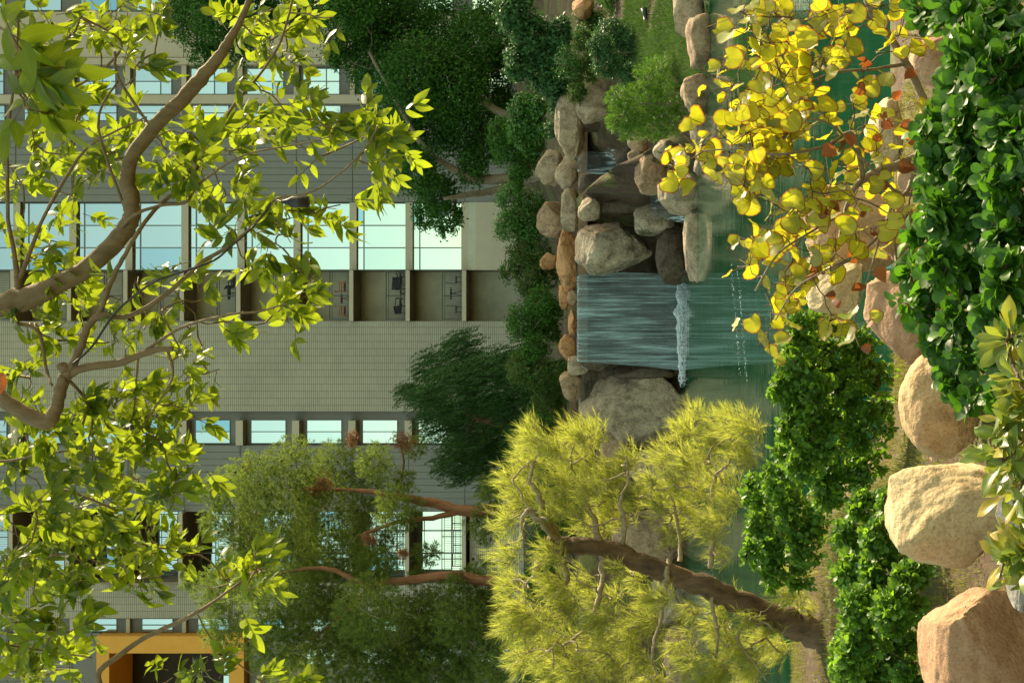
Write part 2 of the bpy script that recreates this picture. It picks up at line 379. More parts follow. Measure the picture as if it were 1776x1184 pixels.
# ------------------------------------------------------------------ hotel building
YB = 76.0; s = YB / F
def bx(yi): return (592 - yi) * s
def bz(xi): return EYE + (XH - xi) * s
ST = 97.5 * s; Z0 = bz(806)
def zk(k): return Z0 + ST * k
M['beige'] = plain('beige_painted_concrete', (0.50, 0.435, 0.31), 0.85, 0, 0.06, 1.2)
M['concrete'] = plain('bare_concrete', (0.50, 0.475, 0.36), 0.9, 0, 0.18, 1.0, 0.2)
M['soffit'] = plain('brown_soffit_paint', (0.27, 0.205, 0.13), 0.85, 0, 0.08, 1.0)
M['siding'] = plain('grey_metal_siding', (0.205, 0.205, 0.175), 0.6, 0, 0.05, 0.8)
M['spandrel'] = plain('dark_grey_spandrel', (0.16, 0.155, 0.13), 0.5, 0, 0.06, 1.0)
M['mullion'] = plain('grey_green_mullion', (0.13, 0.16, 0.145), 0.4, 0.2, 0.05, 2)
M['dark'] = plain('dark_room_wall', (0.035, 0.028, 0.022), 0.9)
M['ochre'] = plain('ochre_painted_plaster', (0.75, 0.36, 0.055), 0.8, 0, 0.06, 1.5)
M['rail'] = plain('dark_green_railing_paint', (0.05, 0.06, 0.05), 0.5)
m, n, l, b = nodes_of('stacked_beige_tile')
tc = n.new('ShaderNodeTexCoord'); mp = n.new('ShaderNodeMapping'); mp.inputs['Rotation'].default_value = (math.radians(90), 0, 0)
l.new(tc.outputs['Object'], mp.inputs['Vector'])
sx = n.new('ShaderNodeSeparateXYZ'); l.new(tc.outputs['Object'], sx.inputs[0])
cx = n.new('ShaderNodeCombineXYZ'); l.new(sx.outputs[0], cx.inputs[0]); l.new(sx.outputs[2], cx.inputs[1])
bt = n.new('ShaderNodeTexBrick'); l.new(cx.outputs[0], bt.inputs['Vector']); bt.offset = 0; bt.inputs['Scale'].default_value = 1
bt.inputs['Brick Width'].default_value = 12.3 * s; bt.inputs['Row Height'].default_value = ST / 27; bt.inputs['Mortar Size'].default_value = 0.014
bt.inputs['Color1'].default_value = (0.47, 0.435, 0.325, 1); bt.inputs['Color2'].default_value = (0.43, 0.395, 0.295, 1); bt.inputs['Mortar'].default_value = (0.20, 0.18, 0.13, 1)
tn = texnoise(n, l, 0.35, 5, 0.6, tc.outputs['Object']); tr = ramp(n, [(0.3, (0.86, 0.86, 0.86)), (0.7, (1.06, 1.06, 1.04))]); l.new(tn.outputs[0], tr.inputs[0])
l.new(mixc(n, l, 1.0, bt.outputs[0], tr.outputs[0], 'MULTIPLY'), b.inputs['Base Color']); b.inputs['Roughness'].default_value = 0.75
inv = mth(n, l, 'SUBTRACT', 1.0, bt.outputs['Fac']); bump(n, l, b, inv, 0.5, 0.02); M['tile'] = m
m, n, l, b = nodes_of('mirror_coated_glass')
oi = n.new('ShaderNodeObjectInfo'); r = ramp(n, [(0, (0.40, 0.50, 0.50)), (0.84, (0.50, 0.58, 0.56)), (0.9, (0.22, 0.38, 0.46))]); l.new(oi.outputs['Random'], r.inputs[0]); l.new(r.outputs[0], b.inputs['Base Color'])
b.inputs['Metallic'].default_value = 1.0; b.inputs['Roughness'].default_value = 0.03
tc = n.new('ShaderNodeTexCoord'); tn = texnoise(n, l, 0.6, 2, 0.5, tc.outputs['Object']); bump(n, l, b, tn.outputs[0], 0.04, 0.05); M['glass'] = m

H = thing('hotel_building', (0, YB, bz(905)), 'tall hotel tower with beige tile walls, grey siding and concrete balconies behind the trees', 'building')
HL = Vector(H.location)
def hb(name, mat, x0, x1, y0, y1, z0, z1, parent=None):
    """a box given in world coordinates, kept in a shared frame under the building"""
    mb = MB().box(x0, x1, y0, y1, z0, z1); me = mb.mesh(name)
    return link(name, me, mat, parent or H, None if parent else -HL)
KMIN, KMAX = -2, 9
ZL, ZT = zk(KMIN) - 3, zk(KMAX + 1) + 0.3
TOP = 38.6
# core that stands behind every facade zone
hb('core_wall', M['dark'], bx(-1000), bx(1600), YB + 3.2, YB + 16, ZL, TOP)
hb('upper_wall', M['beige'], bx(-1000), bx(1600), YB + 0.05, YB + 3.15, ZT + 0.02, TOP - 0.5)
roof = hb('roof', M['beige'], bx(-1010), bx(1610), YB - 0.2, YB + 16.2, TOP + 0.02, TOP + 0.5)
def solid(name, mat, y0, y1, dy0=0.0, dy1=3.1): return hb(name, mat, bx(y0), bx(y1), YB + dy0, YB + dy1, ZL, ZT)
solid('wall', M['tile'], 557, 713); solid('wall', M['tile'], 1010, 1072)
solid('pilaster', M['beige'], 165, 180, -0.12); solid('wall', M['concrete'], 468.3, 556.8, 2.0)
solid('wall', M['beige'], 20, 112.8, 0.14); solid('wall', M['spandrel'], 113, 164.8, 0.35); solid('wall', M['spandrel'], 180.2, 208.8, 0.35)
solid('wall', M['spandrel'], 209, 349.8, 0.16); solid('wall', M['spandrel'], 350, 468, 0.5)
solid('wall', M['spandrel'], 713.2, 771.8, 0.6); solid('wall', M['spandrel'], 772, 887.8, 0.16)
solid('wall', M['spandrel'], 888, 1009.8, 2.2); solid('wall', M['spandrel'], 1072.2, 1097.8, 0.35); solid('wall', M['beige'], -1000, -60)
solid('wall', M['spandrel'], -59.8, 19.8, 0.4)
solid('pilaster', M['beige'], 101, 112.6, -0.1, 0.12)
hb('wall', M['spandrel'], bx(1098.2), bx(1600), YB + 0.16, YB + 3.1, bz(172), ZT); hb('wall', M['spandrel'], bx(1098.2), bx(1600), YB + 0.16, YB + 3.1, ZL, bz(430))
# siding boards, one object each, sharing one mesh per width
def siding(y0, y1, nb, ks, dy=0.16, zlo=None, zhi=None):
    w = (y1 - y0) * s / nb; me = MB().box(-w / 2 + 0.012, w / 2 - 0.012, -0.045, 0, 0.03, ST - 0.03).mesh('siding_board')
    for k in ks:
        for i in range(nb):
            o = link('siding_board', me, M['siding'], H); o.location = Vector((bx(y0) - (i + 0.5) * w, YB + dy - 0.004, zk(k))) - HL
siding(209.5, 349.5, 12, range(-1, 9)); siding(772.5, 887.5, 10, range(-1, 9)); siding(1098.5, 1205, 9, range(-2, 3)); siding(1098.5, 1205, 9, range(7, 9))
for k in range(-2, 9):                   # beige wall panels
    hb('wall_panel', M['beige'], bx(21), bx(99.5), YB, YB + 0.136, zk(k) + 0.02, zk(k + 1) - 0.02)
def window(name, y0, y1, k, dy, zlo, zhi, nx, nz, fr=0.05, split=None):
    """a frame mesh with its panes as sub-parts; zlo, zhi above the slab of storey k"""
    X0, X1 = bx(y1), bx(y0); a, b_ = zk(k) + zlo, zk(k) + zhi; Yw = YB + dy
    xsn = [X0 + (X1 - X0) * i / nx for i in range(nx + 1)]
    zsn = [a + (b_ - a) * t for t in (split or [i / nz for i in range(nz + 1)])]
    f = MB()
    for x in xsn: f.box(max(x - fr / 2, X0), min(x + fr / 2, X1), Yw - 0.06, Yw + 0.03, a, b_)
    for i in range(len(xsn) - 1):
        for z in zsn: f.box(max(xsn[i] + fr / 2, X0 + fr / 2), xsn[i + 1] - fr / 2, Yw - 0.055, Yw + 0.03, max(z - fr / 2, a), min(z + fr / 2, b_))
    fo = f.build(name, M['mullion'], H, -HL)
    for i in range(nx):
        for j in range(len(zsn) - 1):
            tz = random.gauss(0, 0.006); tx = random.gauss(0, 0.006)
            w = (xsn[i + 1] - xsn[i]) / 2 - 0.01; h = (zsn[j + 1] - zsn[j]) / 2 - 0.01
            o = MB().box(-w, w, -0.008, 0.008, -h, h).build('pane', M['glass'], fo)
            o.location = ((xsn[i] + xsn[i + 1]) / 2, Yw - 0.012, (zsn[j] + zsn[j + 1]) / 2); o.rotation_euler = (tx * 0.5, 0, tz * 0.5)
    return fo
u = s
for k in range(-2, 9):
    window('window', 117, 162, k, 0.35, 24 * u, 88 * u, 2, 2, split=[0, 0.3, 1] if k % 2 else [0, 0.36, 1])
    window('window', 181, 208, k, 0.35, 22 * u, 86 * u, 2, 1)
    window('window', -50, 16, k, 0.4, 22 * u, 86 * u, 2, 1)
    hb('slab_edge', M['beige'], bx(164.7), bx(113.1), YB + 0.02, YB + 0.34, zk(k) - 0.13, zk(k) + 0.13)
    if k >= 0: window('curtain_window', 351, 467.5, k, 0.5, 0.2, ST - 0.2, 3, 2, 0.06, split=[0, 0.87, 1])
    if k >= 0: hb('slab_edge', M['beige'], bx(467.8), bx(350.2), YB + 0.2, YB + 0.49, zk(k) - 0.19, zk(k) + 0.19)
    window('window', 729, 770, k, 0.6, 22 * u, 83 * u, 2, 1, split=[0, 1])
    hb('slab_fin', M['beige'], bx(771.5), bx(729), YB - 0.15, YB + 0.59, zk(k) - 0.19, zk(k) + 0.19)
    if k >= 0: window('curtain_window', 889, 1009, k, 2.2, 0.2, ST - 0.35, 3, 2, 0.07, split=[0, 0.3, 1])
    window('window', 1074, 1096.5, k, 0.35, 22 * u, 76 * u, 2, 1)
    hb('slab_edge', M['beige'], bx(1097.6), bx(1072.4), YB + 0.05, YB + 0.34, zk(k) - 0.1, zk(k) + 0.1)
    if k < 3: window('window', 1125, 1152, k, 0.1, 22 * u, 80 * u, 2, 1)
def balcony(y0, y1, k, dyf, dyb, posts):
    zt = zk(k) + 0.11; zb = zk(k) - 0.11; X0, X1 = bx(y1), bx(y0)
    sl_ = MB().box(X0, X1, YB + dyf, YB + dyf + 0.12, zb, zt); me = sl_.mesh('balcony')
    o = link('balcony', me, M['beige'], H, -HL)
    MB().box(X0 + 0.01, X1 - 0.01, YB + dyf + 0.122, YB + dyb - 0.005, zb + 0.012, zt - 0.01).build('floor_slab', M['soffit'], o)
    r = MB(); yf = YB + dyf + 0.16; ht = 35 * s; X0 += 0.06; X1 -= 0.05
    r.box(X0, X1, yf - 0.03, yf + 0.03, zt + ht - 0.045, zt + ht); r.box(X0, X1, yf - 0.02, yf + 0.02, zt + ht - 0.16, zt + ht - 0.13)
    r.box(X0, X1, yf - 0.02, yf + 0.02, zt + 0.07, zt + 0.1)
    for i in range(posts):
        x = X0 + 0.03 + (X1 - X0 - 0.06) * i / (posts - 1); r.box(x - 0.025, x + 0.025, yf - 0.022, yf + 0.022, zt, zt + ht - 0.05)
    nb = int((X1 - X0) / 0.12)
    for i in range(1, nb):
        x = X0 + (X1 - X0) * i / nb; r.box(x - 0.008, x + 0.008, yf - 0.008, yf + 0.008, zt + 0.095, zt + ht - 0.135)
    r.build('railing', M['rail'], o)
hb('wall', M['beige'], bx(467.9), bx(350.1), YB + 0.06, YB + 0.49, ZL, zk(0) - 0.56); hb('plinth', M['concrete'], bx(467.9), bx(350.1), YB + 0.12, YB + 0.49, zk(0) - 0.559, zk(0) - 0.192)
hb('wall', M['tile'], bx(1009.7), bx(888.1), YB + 0.06, YB + 2.19, ZL, zk(0) - 0.25)
for k in range(0, 9):
    balcony(469.5, 556.6, k, -0.35, 1.99, 3)
    balcony(887, 1011 if k > 3 else 1008, k, -0.6, 2.12, 4)
for k in range(0, 9): hb('balcony_fin', M['soffit'], bx(1009.8), bx(1006), YB - 0.55, YB + 2.1, zk(k) + 0.12, zk(k) + 1.2) if k > 3 else None
# ochre portal
z0, z1 = bz(428), bz(174)
hb('portal_frame', M['ochre'], bx(1128), bx(1098.5), YB - 0.6, YB + 3.1, z0, z1)
hb('portal_frame', M['ochre'], bx(1600), bx(1128.2), YB - 0.6, YB + 3.1, z0, bz(402)); hb('portal_frame', M['ochre'], bx(1600), bx(1128.2), YB - 0.6, YB + 3.1, bz(196), z1)
pw = MB().box(bx(1215), bx(1138), YB + 2.4, YB + 2.5, bz(401), bz(366)).build('portal_window', M['mullion'], H, -HL)
for i in range(3): MB().box(bx(1138 + 25 * i + 24), bx(1138 + 25 * i + 1), YB + 2.37, YB + 2.39, bz(400), bz(367)).build('pane', M['glass'], pw)
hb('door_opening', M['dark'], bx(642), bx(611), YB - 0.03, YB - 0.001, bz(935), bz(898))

# balcony furniture
M['teak'] = plain('orange_teak', (0.40, 0.16, 0.05), 0.6); M['wicker'] = plain('black_wicker', (0.02, 0.02, 0.02), 0.7); M['iron'] = plain('dark_iron', (0.04, 0.045, 0.04), 0.5)
def chair(name, loc, rz, mat, label, cat, group=None, w=0.56, slat=True, arms=True, hb_=0.92):
    t = thing(name, loc, label, cat, group); t.rotation_euler.z = rz
    MB().box(-w/2, w/2, -w/2, w/2, 0.40, 0.45).build('seat', mat, t)
    bk = MB()
    if slat:
        for i in range(7): x = -w/2 + w * (i + .5) / 7; bk.box(x - 0.025, x + 0.025, w/2 - 0.04, w/2, 0.5, hb_ - 0.06)
        bk.box(-w/2, w/2, w/2 - 0.05, w/2 + 0.01, hb_ - 0.058, hb_)
    else: bk.box(-w/2, w/2, w/2 - 0.07, w/2, 0.452, hb_)
    bk.build('backrest', mat, t)
    for sx_ in (-1, 1):
        for sy in (-1, 1): MB().box(sx_ * w/2 - 0.03 * (sx_ > 0), sx_ * w/2 + 0.03 * (sx_ < 0), sy * (w/2 - 0.06), sy * (w/2 - 0.09) , 0, 0.398).build('leg', mat, t)
        if arms: MB().box(sx_ * (w/2 + 0.002), sx_ * (w/2 + 0.06), -w/2, w/2, 0.62, 0.66).box(sx_ * (w/2 + 0.005), sx_ * (w/2 + 0.04), -w/2 + 0.02, -w/2 + 0.07, 0.3, 0.618).build('armrest', mat, t)
    return t
def table(name, loc, mat, label, r=0.34, h=0.7, rnd=True):
    t = thing(name, loc, label, 'table')
    if rnd:
        v, f = tube_np([Vector((0, 0, h - 0.03)), Vector((0, 0, h))], [r, r], 20)
        me = bpy.data.meshes.new('tabletop'); me.from_pydata([tuple(q) for q in v], [], [tuple(dict.fromkeys(q)) for q in f]); link('tabletop', me, mat, t)
    else: MB().box(-r, r, -r, r, h - 0.04, h).build('tabletop', mat, t)
    for a in (0.8, 2.37, 3.94, 5.5):
        x, y = math.cos(a) * r * 0.7, math.sin(a) * r * 0.7
        link('leg', tubes_mesh('leg', [([(x, y, 0), (-x * 0.2, -y * 0.2, h - 0.032)], [0.016, 0.016])], 5), mat, t)
    return t
def bal(yi, k, dy): return Vector((bx(yi), YB + dy, zk(k) + 0.112))
chair('teak_chair', bal(496, 2, 0.6), 1.57, M['teak'], 'slatted orange teak armchair on the third balcony, nearer the glass bay', 'chair', 'teak balcony chairs')
chair('teak_chair', bal(539, 2, 0.6), -1.57, M['teak'], 'slatted orange teak armchair on the third balcony, nearer the tile wall', 'chair', 'teak balcony chairs')
table('teak_table', bal(517, 2, 0.7), M['teak'], 'small square teak table between the two teak balcony chairs', 0.25, 0.62, False)
chair('wicker_armchair', bal(486, 1, 0.7), 0.4, M['wicker'], 'boxy black wicker armchair with a high back on the second balcony', 'chair', None, 0.72, False)
chair('wicker_armchair', bal(530, 1, 0.7), 2.2, M['wicker'], 'low black wicker armchair with fewer slats on the second balcony beside the tile wall', 'chair', None, 0.62, False, True, 0.75)
table('side_table', bal(508, 1, 0.9), M['wicker'], 'small round black table between the wicker armchairs', 0.2, 0.45)
table('bistro_table', bal(508, 0, 0.7), M['iron'], 'round dark iron bistro table with crossed legs on the lowest balcony', 0.36, 0.72)
chair('bistro_chair', bal(484, 0, 0.7), 1.57, M['iron'], 'thin dark iron chair on the lowest balcony, nearer the glass bay', 'chair', 'iron bistro chairs', 0.42, True, False)
chair('bistro_chair', bal(536, 0, 0.7), -1.57, M['iron'], 'thin dark iron chair on the lowest balcony, nearer the tile wall', 'chair', 'iron bistro chairs', 0.42, True, False)
table('balcony_table', bal(508, 4, 0.8), M['iron'], 'round dark table on the fifth balcony up, half hidden by leaves', 0.34, 0.7)
chair('balcony_chair', bal(490, 4, 0.8), 1.2, M['wicker'], 'dark chair on the fifth balcony up, half hidden by leaves', 'chair', None, 0.5, True)
chair('lounge_chair', bal(915, 4, 0.4), 0.6, M['iron'], 'dark slatted chair behind the railing of the far balcony beside the pine top', 'chair', None, 0.6, True)

# ------------------------------------------------------------------ rocks
_ico = {}
def ico(sub):
    if sub not in _ico:
        bm = bmesh.new(); bmesh.ops.create_icosphere(bm, subdivisions=sub, radius=1)
        bm.verts.ensure_lookup_table()
        _ico[sub] = ([v.co.copy() for v in bm.verts], [tuple(v.index for v in f.verts) for f in bm.faces]); bm.free()
    return _ico[sub]
def rock_mesh(hx, hy, hz, seed, sub=4, cuts=5, box=0.75, rough=1.0, cutdepth=0.78):
    r = random.Random(seed); vs, fs = ico(sub); off = Vector((seed * 3.7, seed * 1.3, seed * 7.1)); out = []
    planes = []
    for _ in range(cuts):
        nrm = Vector((r.uniform(-1, 1), r.uniform(-1, 1), r.uniform(-0.8, 1))).normalized(); planes.append((nrm, r.uniform(cutdepth - .12, cutdepth + .1)))
    for v in vs:
        q = Vector([math.copysign(abs(c) ** box, c) for c in v])
        q += noise.noise_vector(v * 1.1 + off) * 0.22 * rough
        for nrm, d in planes:
            e = q.dot(nrm) - d
            if e > 0: q -= nrm * e * 0.88
        a = noise.noise(v * 2.6 + off) * 0.07 + noise.noise(v * 6 + off) * 0.028 + noise.noise(v * 15 + off) * 0.010
        cr = abs(noise.noise(v * 1.7 + off * 2)); a -= (0.07 if rough >= 1 else 0.012) * max(0, 1 - cr / 0.06)
        q *= 1 + a * rough; out.append(q)
    mn = [min(q[i] for q in out) for i in range(3)]; mx = [max(q[i] for q in out) for i in range(3)]; h = (hx, hy, hz)
    V = [[(q[i] - (mn[i] + mx[i]) / 2) / ((mx[i] - mn[i]) / 2) * h[i] for i in range(3)] for q in out]
    return np_mesh('rock', V, fs, True)
def rock(x0, x1, y0, y1, Y, mat, label, seed, depth=0.9, sub=4, cuts=5, box=0.75, rough=1.0, group='rocks round the waterfall', name='rock', tilt=0, cutdepth=0.78):
    c = P((x0 + x1) / 2, (y0 + y1) / 2, Y); hx = (y1 - y0) * Y / F / 2; hz = (x1 - x0) * Y / F / 2; hy = (hx + hz) / 2 * depth
    o = link(name, rock_mesh(hx, hy, hz, seed, sub, cuts, box, rough, cutdepth), M[mat]); o.location = c; o.rotation_euler = (0, tilt, 0)
    return tag(o, label, 'rock', group)
# backing of the falls
V = []; nxw, nzw = 80, 30
for j in range(nzw + 1):
    for i in range(nxw + 1):
        X = -4.2 + 10.6 * i / nxw; Z = -0.8 + 3.55 * j / nzw
        V.append((X, 39.75 + 0.25 * noise.noise((X * 0.9, 0, Z * 1.1)) + 0.12 * noise.noise((X * 3, 5, Z * 3)) - 0.12 * (1 - j / nzw), Z))
wv = np.array(V); nb_ = len(wv); wv2 = wv.copy(); wv2[:, 1] = 40.8
q = lambda i, j: j * (nxw + 1) + i
Fw = [(q(i, j), q(i + 1, j), q(i + 1, j + 1), q(i, j + 1)) for j in range(nzw) for i in range(nxw)] + [(q(i, nzw), q(i + 1, nzw), q(i + 1, nzw) + nb_, q(i, nzw) + nb_) for i in range(nxw)]
Fw += [(q(0, j), q(0, j + 1), q(0, j + 1) + nb_, q(0, j) + nb_) for j in range(nzw)] + [(q(nxw, j), q(nxw, j + 1), q(nxw, j + 1) + nb_, q(nxw, j) + nb_) for j in range(nzw)]
tag(link('wet_cliff', np_mesh('wet_cliff', np.concatenate([wv, wv2]), Fw, True), M['rock_wet']), 'dark wet cliff behind the falling water', 'cliff')
RK = [
 (1166, 1222, -20, 68, 28.4, 'rock_fall', 'pale split boulder at the water edge beside the grass, cut by the photo edge', 11, 1.0),
 (1188, 1240, 24, 118, 27.6, 'rock_fall_warm', 'warm brown boulder with a dark crack mirrored in the pool below the grass', 12, .9),
 (1180, 1236, 128, 201, 28.4, 'rock_fall_warm', 'brown boulder below the juniper, touching the water with a small dark gap beside it', 13, .9),
 (1196, 1230, 196, 262, 29.6, 'rock_fall', 'low grey boulder half hidden under the juniper at the waterline', 14, 1.1),
 (1243, 1262, 104, 156, 25.2, 'rock_fall', 'small pale stone standing alone in the water in front of the brown boulders', 15, .8),
 (1203, 1220, 274, 304, 31.0, 'rock_fall', 'smallest stone poking out of the pool beside the tan cascade boulder', 16, .8),
 (1140, 1222, 298, 374, 32.0, 'rock_fall', 'big tan boulder standing in the pool under the small cascade', 17, .9),
 (1184, 1222, 366, 492, 31.6, 'rock_fall', 'long low tapering rock in the pool below the dark wet block', 18, .5),
 (1100, 1165, 268, 338, 33.6, 'rock_fall_warm', 'rounded brown boulder stacked behind the big tan cascade boulder', 19, .9),
 (1088, 1118, 258, 300, 34.6, 'rock_fall', 'small grey stone wedged beside the thin upper stream', 20, .9),
 (1088, 1126, 230, 264, 33.5, 'rock_fall_warm', 'pinkish stone peeking out under the juniper tip', 21, .9),
 (1132, 1172, 240, 282, 32.6, 'rock_fall', 'grey stone between the juniper and the rounded brown boulder', 22, .9),
 (1066, 1100, 246, 300, 37.0, 'rock_wet', 'dark wet stone at the foot of the upper cascade', 23, .9),
 (1002, 1064, 297, 341, 38.8, 'rock_wet', 'upright brown wet rock beside the upper cascade', 24, .8),
 (1076, 1108, 292, 332, 37.4, 'rock_wet', 'small wet stone below the upright brown rock', 25, .9),
 (1034, 1122, 326, 374, 38.0, 'rock_wet', 'long brown wet boulder in the middle of the cascade', 26, .9),
 (1002, 1046, 341, 384, 37.4, 'rock_fall', 'small pale boulder on top of the brown wet boulder', 27, .9),
 (1098, 1172, 352, 408, 36.8, 'rock_moss', 'green mossy boulder between the cascade and the big grey boulder', 28, .9),
 (996, 1132, 384, 478, 38.0, 'rock_moss', 'big grey lumpy boulder with a mossy dark foot right of the main waterfall', 29, .8),
 (1136, 1206, 384, 494, 36.9, 'rock_wet', 'dark wet block standing in the water under the big grey boulder', 30, .8),
 (964, 1002, 394, 508, 39.9, 'rock_orange', 'long orange boulder lying on the lip above the big grey boulder', 31, .7),
 (930, 988, 348, 413, 41.5, 'rock_fall_warm', 'tall tan boulder behind the lip near the green shrub', 32, .9),
 (972, 1004, 326, 402, 39.6, 'rock_fall', 'pale grey lip boulder above the brown wet boulder', 33, .8),
 (928, 978, 258, 322, 41.0, 'rock_fall', 'pale rounded boulder behind the lip of the upper cascade', 34, .9),
 (962, 1004, 266, 330, 39.9, 'rock_fall', 'flat pale boulder on the lip of the upper cascade', 35, .8),
 (962, 1014, 163, 282, 38.0, 'rock_fall', 'wide pale boulder over the upper cascade under the hanging leaves', 36, .6),
 (998, 1056, 146, 214, 37.0, 'rock_fall', 'pale grooved boulder beside the dark slab of the upper cascade', 37, .8),
 (1002, 1048, 212, 228, 38.2, 'rock_wet', 'thin dark slab standing on edge at the side of the upper cascade', 38, 1.2),
 (969, 990, 492, 537, 40.4, 'rock_orange', 'flat reddish stone on the lip of the main waterfall beside the orange boulder', 39, .8),
 (984, 1001, 502, 530, 39.8, 'rock_fall_warm', 'small cream stone on the lip of the main waterfall', 40, .8),
 (985, 1001, 534, 582, 39.8, 'rock_orange', 'low orange stone in the middle of the waterfall lip', 41, .8),
 (969, 1000, 579, 628, 40.0, 'rock_orange', 'square orange stone at the far end of the waterfall lip', 42, .8),
 (984, 1022, 616, 652, 39.6, 'rock_fall', 'small jagged grey stone on top of the huge boulder', 43, .8),
 (970, 1012, 642, 696, 40.0, 'rock_fall_warm', 'brown stone stacked behind the huge boulder under the shrub', 44, .8),
 (1008, 1068, 608, 644, 39.5, 'rock_wet', 'dark wet stone between the main waterfall and the huge boulder', 45, .7),
 (1064, 1190, 622, 660, 39.3, 'rock_wet', 'dark mossy rock at the edge of the foam beside the huge boulder', 62, .7),
 (1003, 1200, 634, 778, 39.9, 'rock_fall', 'huge fractured tan boulder left of the main waterfall', 46, .7),
 (1040, 1100, 742, 812, 39.6, 'rock_fall_warm', 'reddish boulder tucked behind the pine beside the huge boulder', 47, .8),
 (1085, 1200, 775, 870, 38.6, 'rock_fall', 'grey boulder at the waterline behind the leaning pine', 48, .8),
 (1060, 1195, 880, 985, 38.2, 'rock_fall_warm', 'brown boulder seen through the middle of the leaning pine', 49, .8),
 (1130, 1195, 985, 1082, 37.8, 'rock_fall', 'low grey waterline rock behind the lower branches of the pine', 50, .8),
 (1150, 1200, 1082, 1210, 37.4, 'rock_fall_warm', 'long brown waterline rock cut by the photo edge behind the pine', 51, .6),
 (936, 966, 437, 468, 43.0, 'rock_orange', 'round bright orange stone among the bank shrubs', 52, .8),
 (992, 1030, -10, 34, 36.5, 'rock_orange', 'orange brown stone among shrubs near the photo edge', 53, .9),
 (1000, 1080, 805, 880, 41.0, 'rock_fall_warm', 'brown bank boulder behind the pine crown', 54, .8),
]
for (a, b_, c, d, Y, mt, lab, sd, dp) in RK:
    rock(a, b_, c, d, Y, mt, lab, sd, dp, 5 if (b_ - a) * (d - c) > 5000 else 4, 6 if sd not in (46,) else 7)
# ledge over which the water runs
M['ledge'] = plain('wet_ochre_ledge', (0.22, 0.13, 0.06), 0.5, 0, 0.4, 4, 0.4)
lv = []
me = MB()
for i in range(26):
    a = 212 + (628 - 212) * i / 26; b2 = 212 + (628 - 212) * (i + 1) / 26
    dz = 0.015 * noise.noise((i * 0.7, 0, 0)); me.box(P(0, a, 39).x, P(0, b2, 39).x, 39.0 + 0.04 * noise.noise((i * .5, 3, 0)), 40.9, 2.55, 2.80 + dz)
tag(me.build('waterfall_ledge', M['ledge']), 'thin wet ochre ledge along the top of both waterfalls', 'ledge')

# ------------------------------------------------------------------ falling water
def watermat(name, dens, sc, tint=(0.235, 0.325, 0.325), lo=0.08, hi=0.85):
    m, n, l, b = nodes_of(name); tc = n.new('ShaderNodeTexCoord')
    t = texnoise(n, l, sc, 4, 0.62, tc.outputs['Object'], (1, 0.2, 0.035)); t2 = texnoise(n, l, sc * 0.16, 3, 0.6, tc.outputs['Object'], (1, 0.2, 0.22))
    a = mth(n, l, 'ADD', mth(n, l, 'MULTIPLY', t.outputs[0], 0.8), mth(n, l, 'MULTIPLY', t2.outputs[0], 0.8))
    r = ramp(n, [(max(0.0, 0.72 - dens), (0.02, 0.02, 0.02)), (1.08 - dens, (0.95, 0.95, 0.95))])
    r.color_ramp.elements[1].position = min(1.0, 1.08 - dens); l.new(a, r.inputs[0])
    cr_ = ramp(n, [(0.36, [x * 0.6 for x in tint]), (0.56, tint), (0.72, [min(1, x * 1.9) for x in tint])]); l.new(t.outputs[0], cr_.inputs[0]); l.new(cr_.outputs[0], b.inputs['Base Color']); b.inputs['Roughness'].default_value = 0.5; l.new(r.outputs[0], b.inputs['Alpha'])
    r.color_ramp.elements[0].color = (lo, lo, lo, 1); r.color_ramp.elements[1].color = (hi, hi, hi, 1)
    bump(n, l, b, t.outputs[0], 0.5, 0.03)
    return m
M['fall'] = watermat('falling_water', -0.02, 20, lo=0.26, hi=0.85); M['fall_thin'] = watermat('thin_falling_water', -0.12, 16, (0.36, 0.46, 0.46), 0.06, 0.9)
def sheet(name, line, w, mat, label, n=40, seed=0, parent=None):
    """line: centre points top to bottom (world) with half widths; a rippled closed sheet"""
    pts, rad = spline(line, w, 8); V = []; Fa = []; m_ = len(pts)
    for side in (0, 1):
        for i, p in enumerate(pts):
            for j in range(n + 1):
                u_ = -1 + 2 * j / n; x = p.x + u_ * rad[i]
                y = p.y + 0.035 * noise.noise((x * 7, 0, p.z * 0.5 + seed)) + 0.05 * noise.noise((x * 2, 4, p.z * 0.4)) + 0.02 * side
                V.append((x, y, p.z))
    N = (n + 1); Q = m_ * N
    for i in range(m_ - 1):
        for j in range(n):
            a = i * N + j; Fa.append((a, a + N, a + N + 1, a + 1)); Fa.append((Q + a, Q + a + 1, Q + a + N + 1, Q + a + N))
    o = link(name, np_mesh(name, V, Fa, True), M[mat], parent)
    return tag(o, label, 'waterfall', 'waterfalls')
sheet('waterfall', [(P(0, 553, 39).x, 39.5, 2.82), (P(0, 553, 39).x, 38.98, 2.83), (P(0, 552, 39).x, 38.8, 2.6), (P(0, 553, 39).x, 38.72, 1.4), (P(0, 560, 39).x, 38.66, -0.05)], [1.12, 1.15, 1.2, 1.26, 1.30], 'fall', 'wide silky main waterfall dropping into the green pool', 90)
sheet('cascade', [P(1000, 280, 39.0), P(1012, 281, 38.55), P(1050, 283, 38.4), P(1090, 284, 38.2)], [0.25, 0.3, 0.3, 0.25], 'fall_thin', 'thin upper cascade over dark rock beside the brown wet rock', 20, 3)
sheet('cascade', [P(1050, 262, 38.4), P(1075, 268, 37.6), P(1100, 285, 37.0)], [0.1, 0.25, 0.3], 'fall_thin', 'short slanting trickle near the juniper tip', 16, 5)
sheet('cascade', [P(1128, 350, 36.4), P(1145, 356, 35.9), P(1170, 366, 35.6), P(1193, 380, 35.3)], [0.35, 0.32, 0.25, 0.12], 'fall_thin', 'small low cascade slipping between tan boulder and dark wet block', 16, 9)
M['foam'] = plain('white_foam', (0.72, 0.78, 0.78), 0.6)
fp = []; fs_ = []
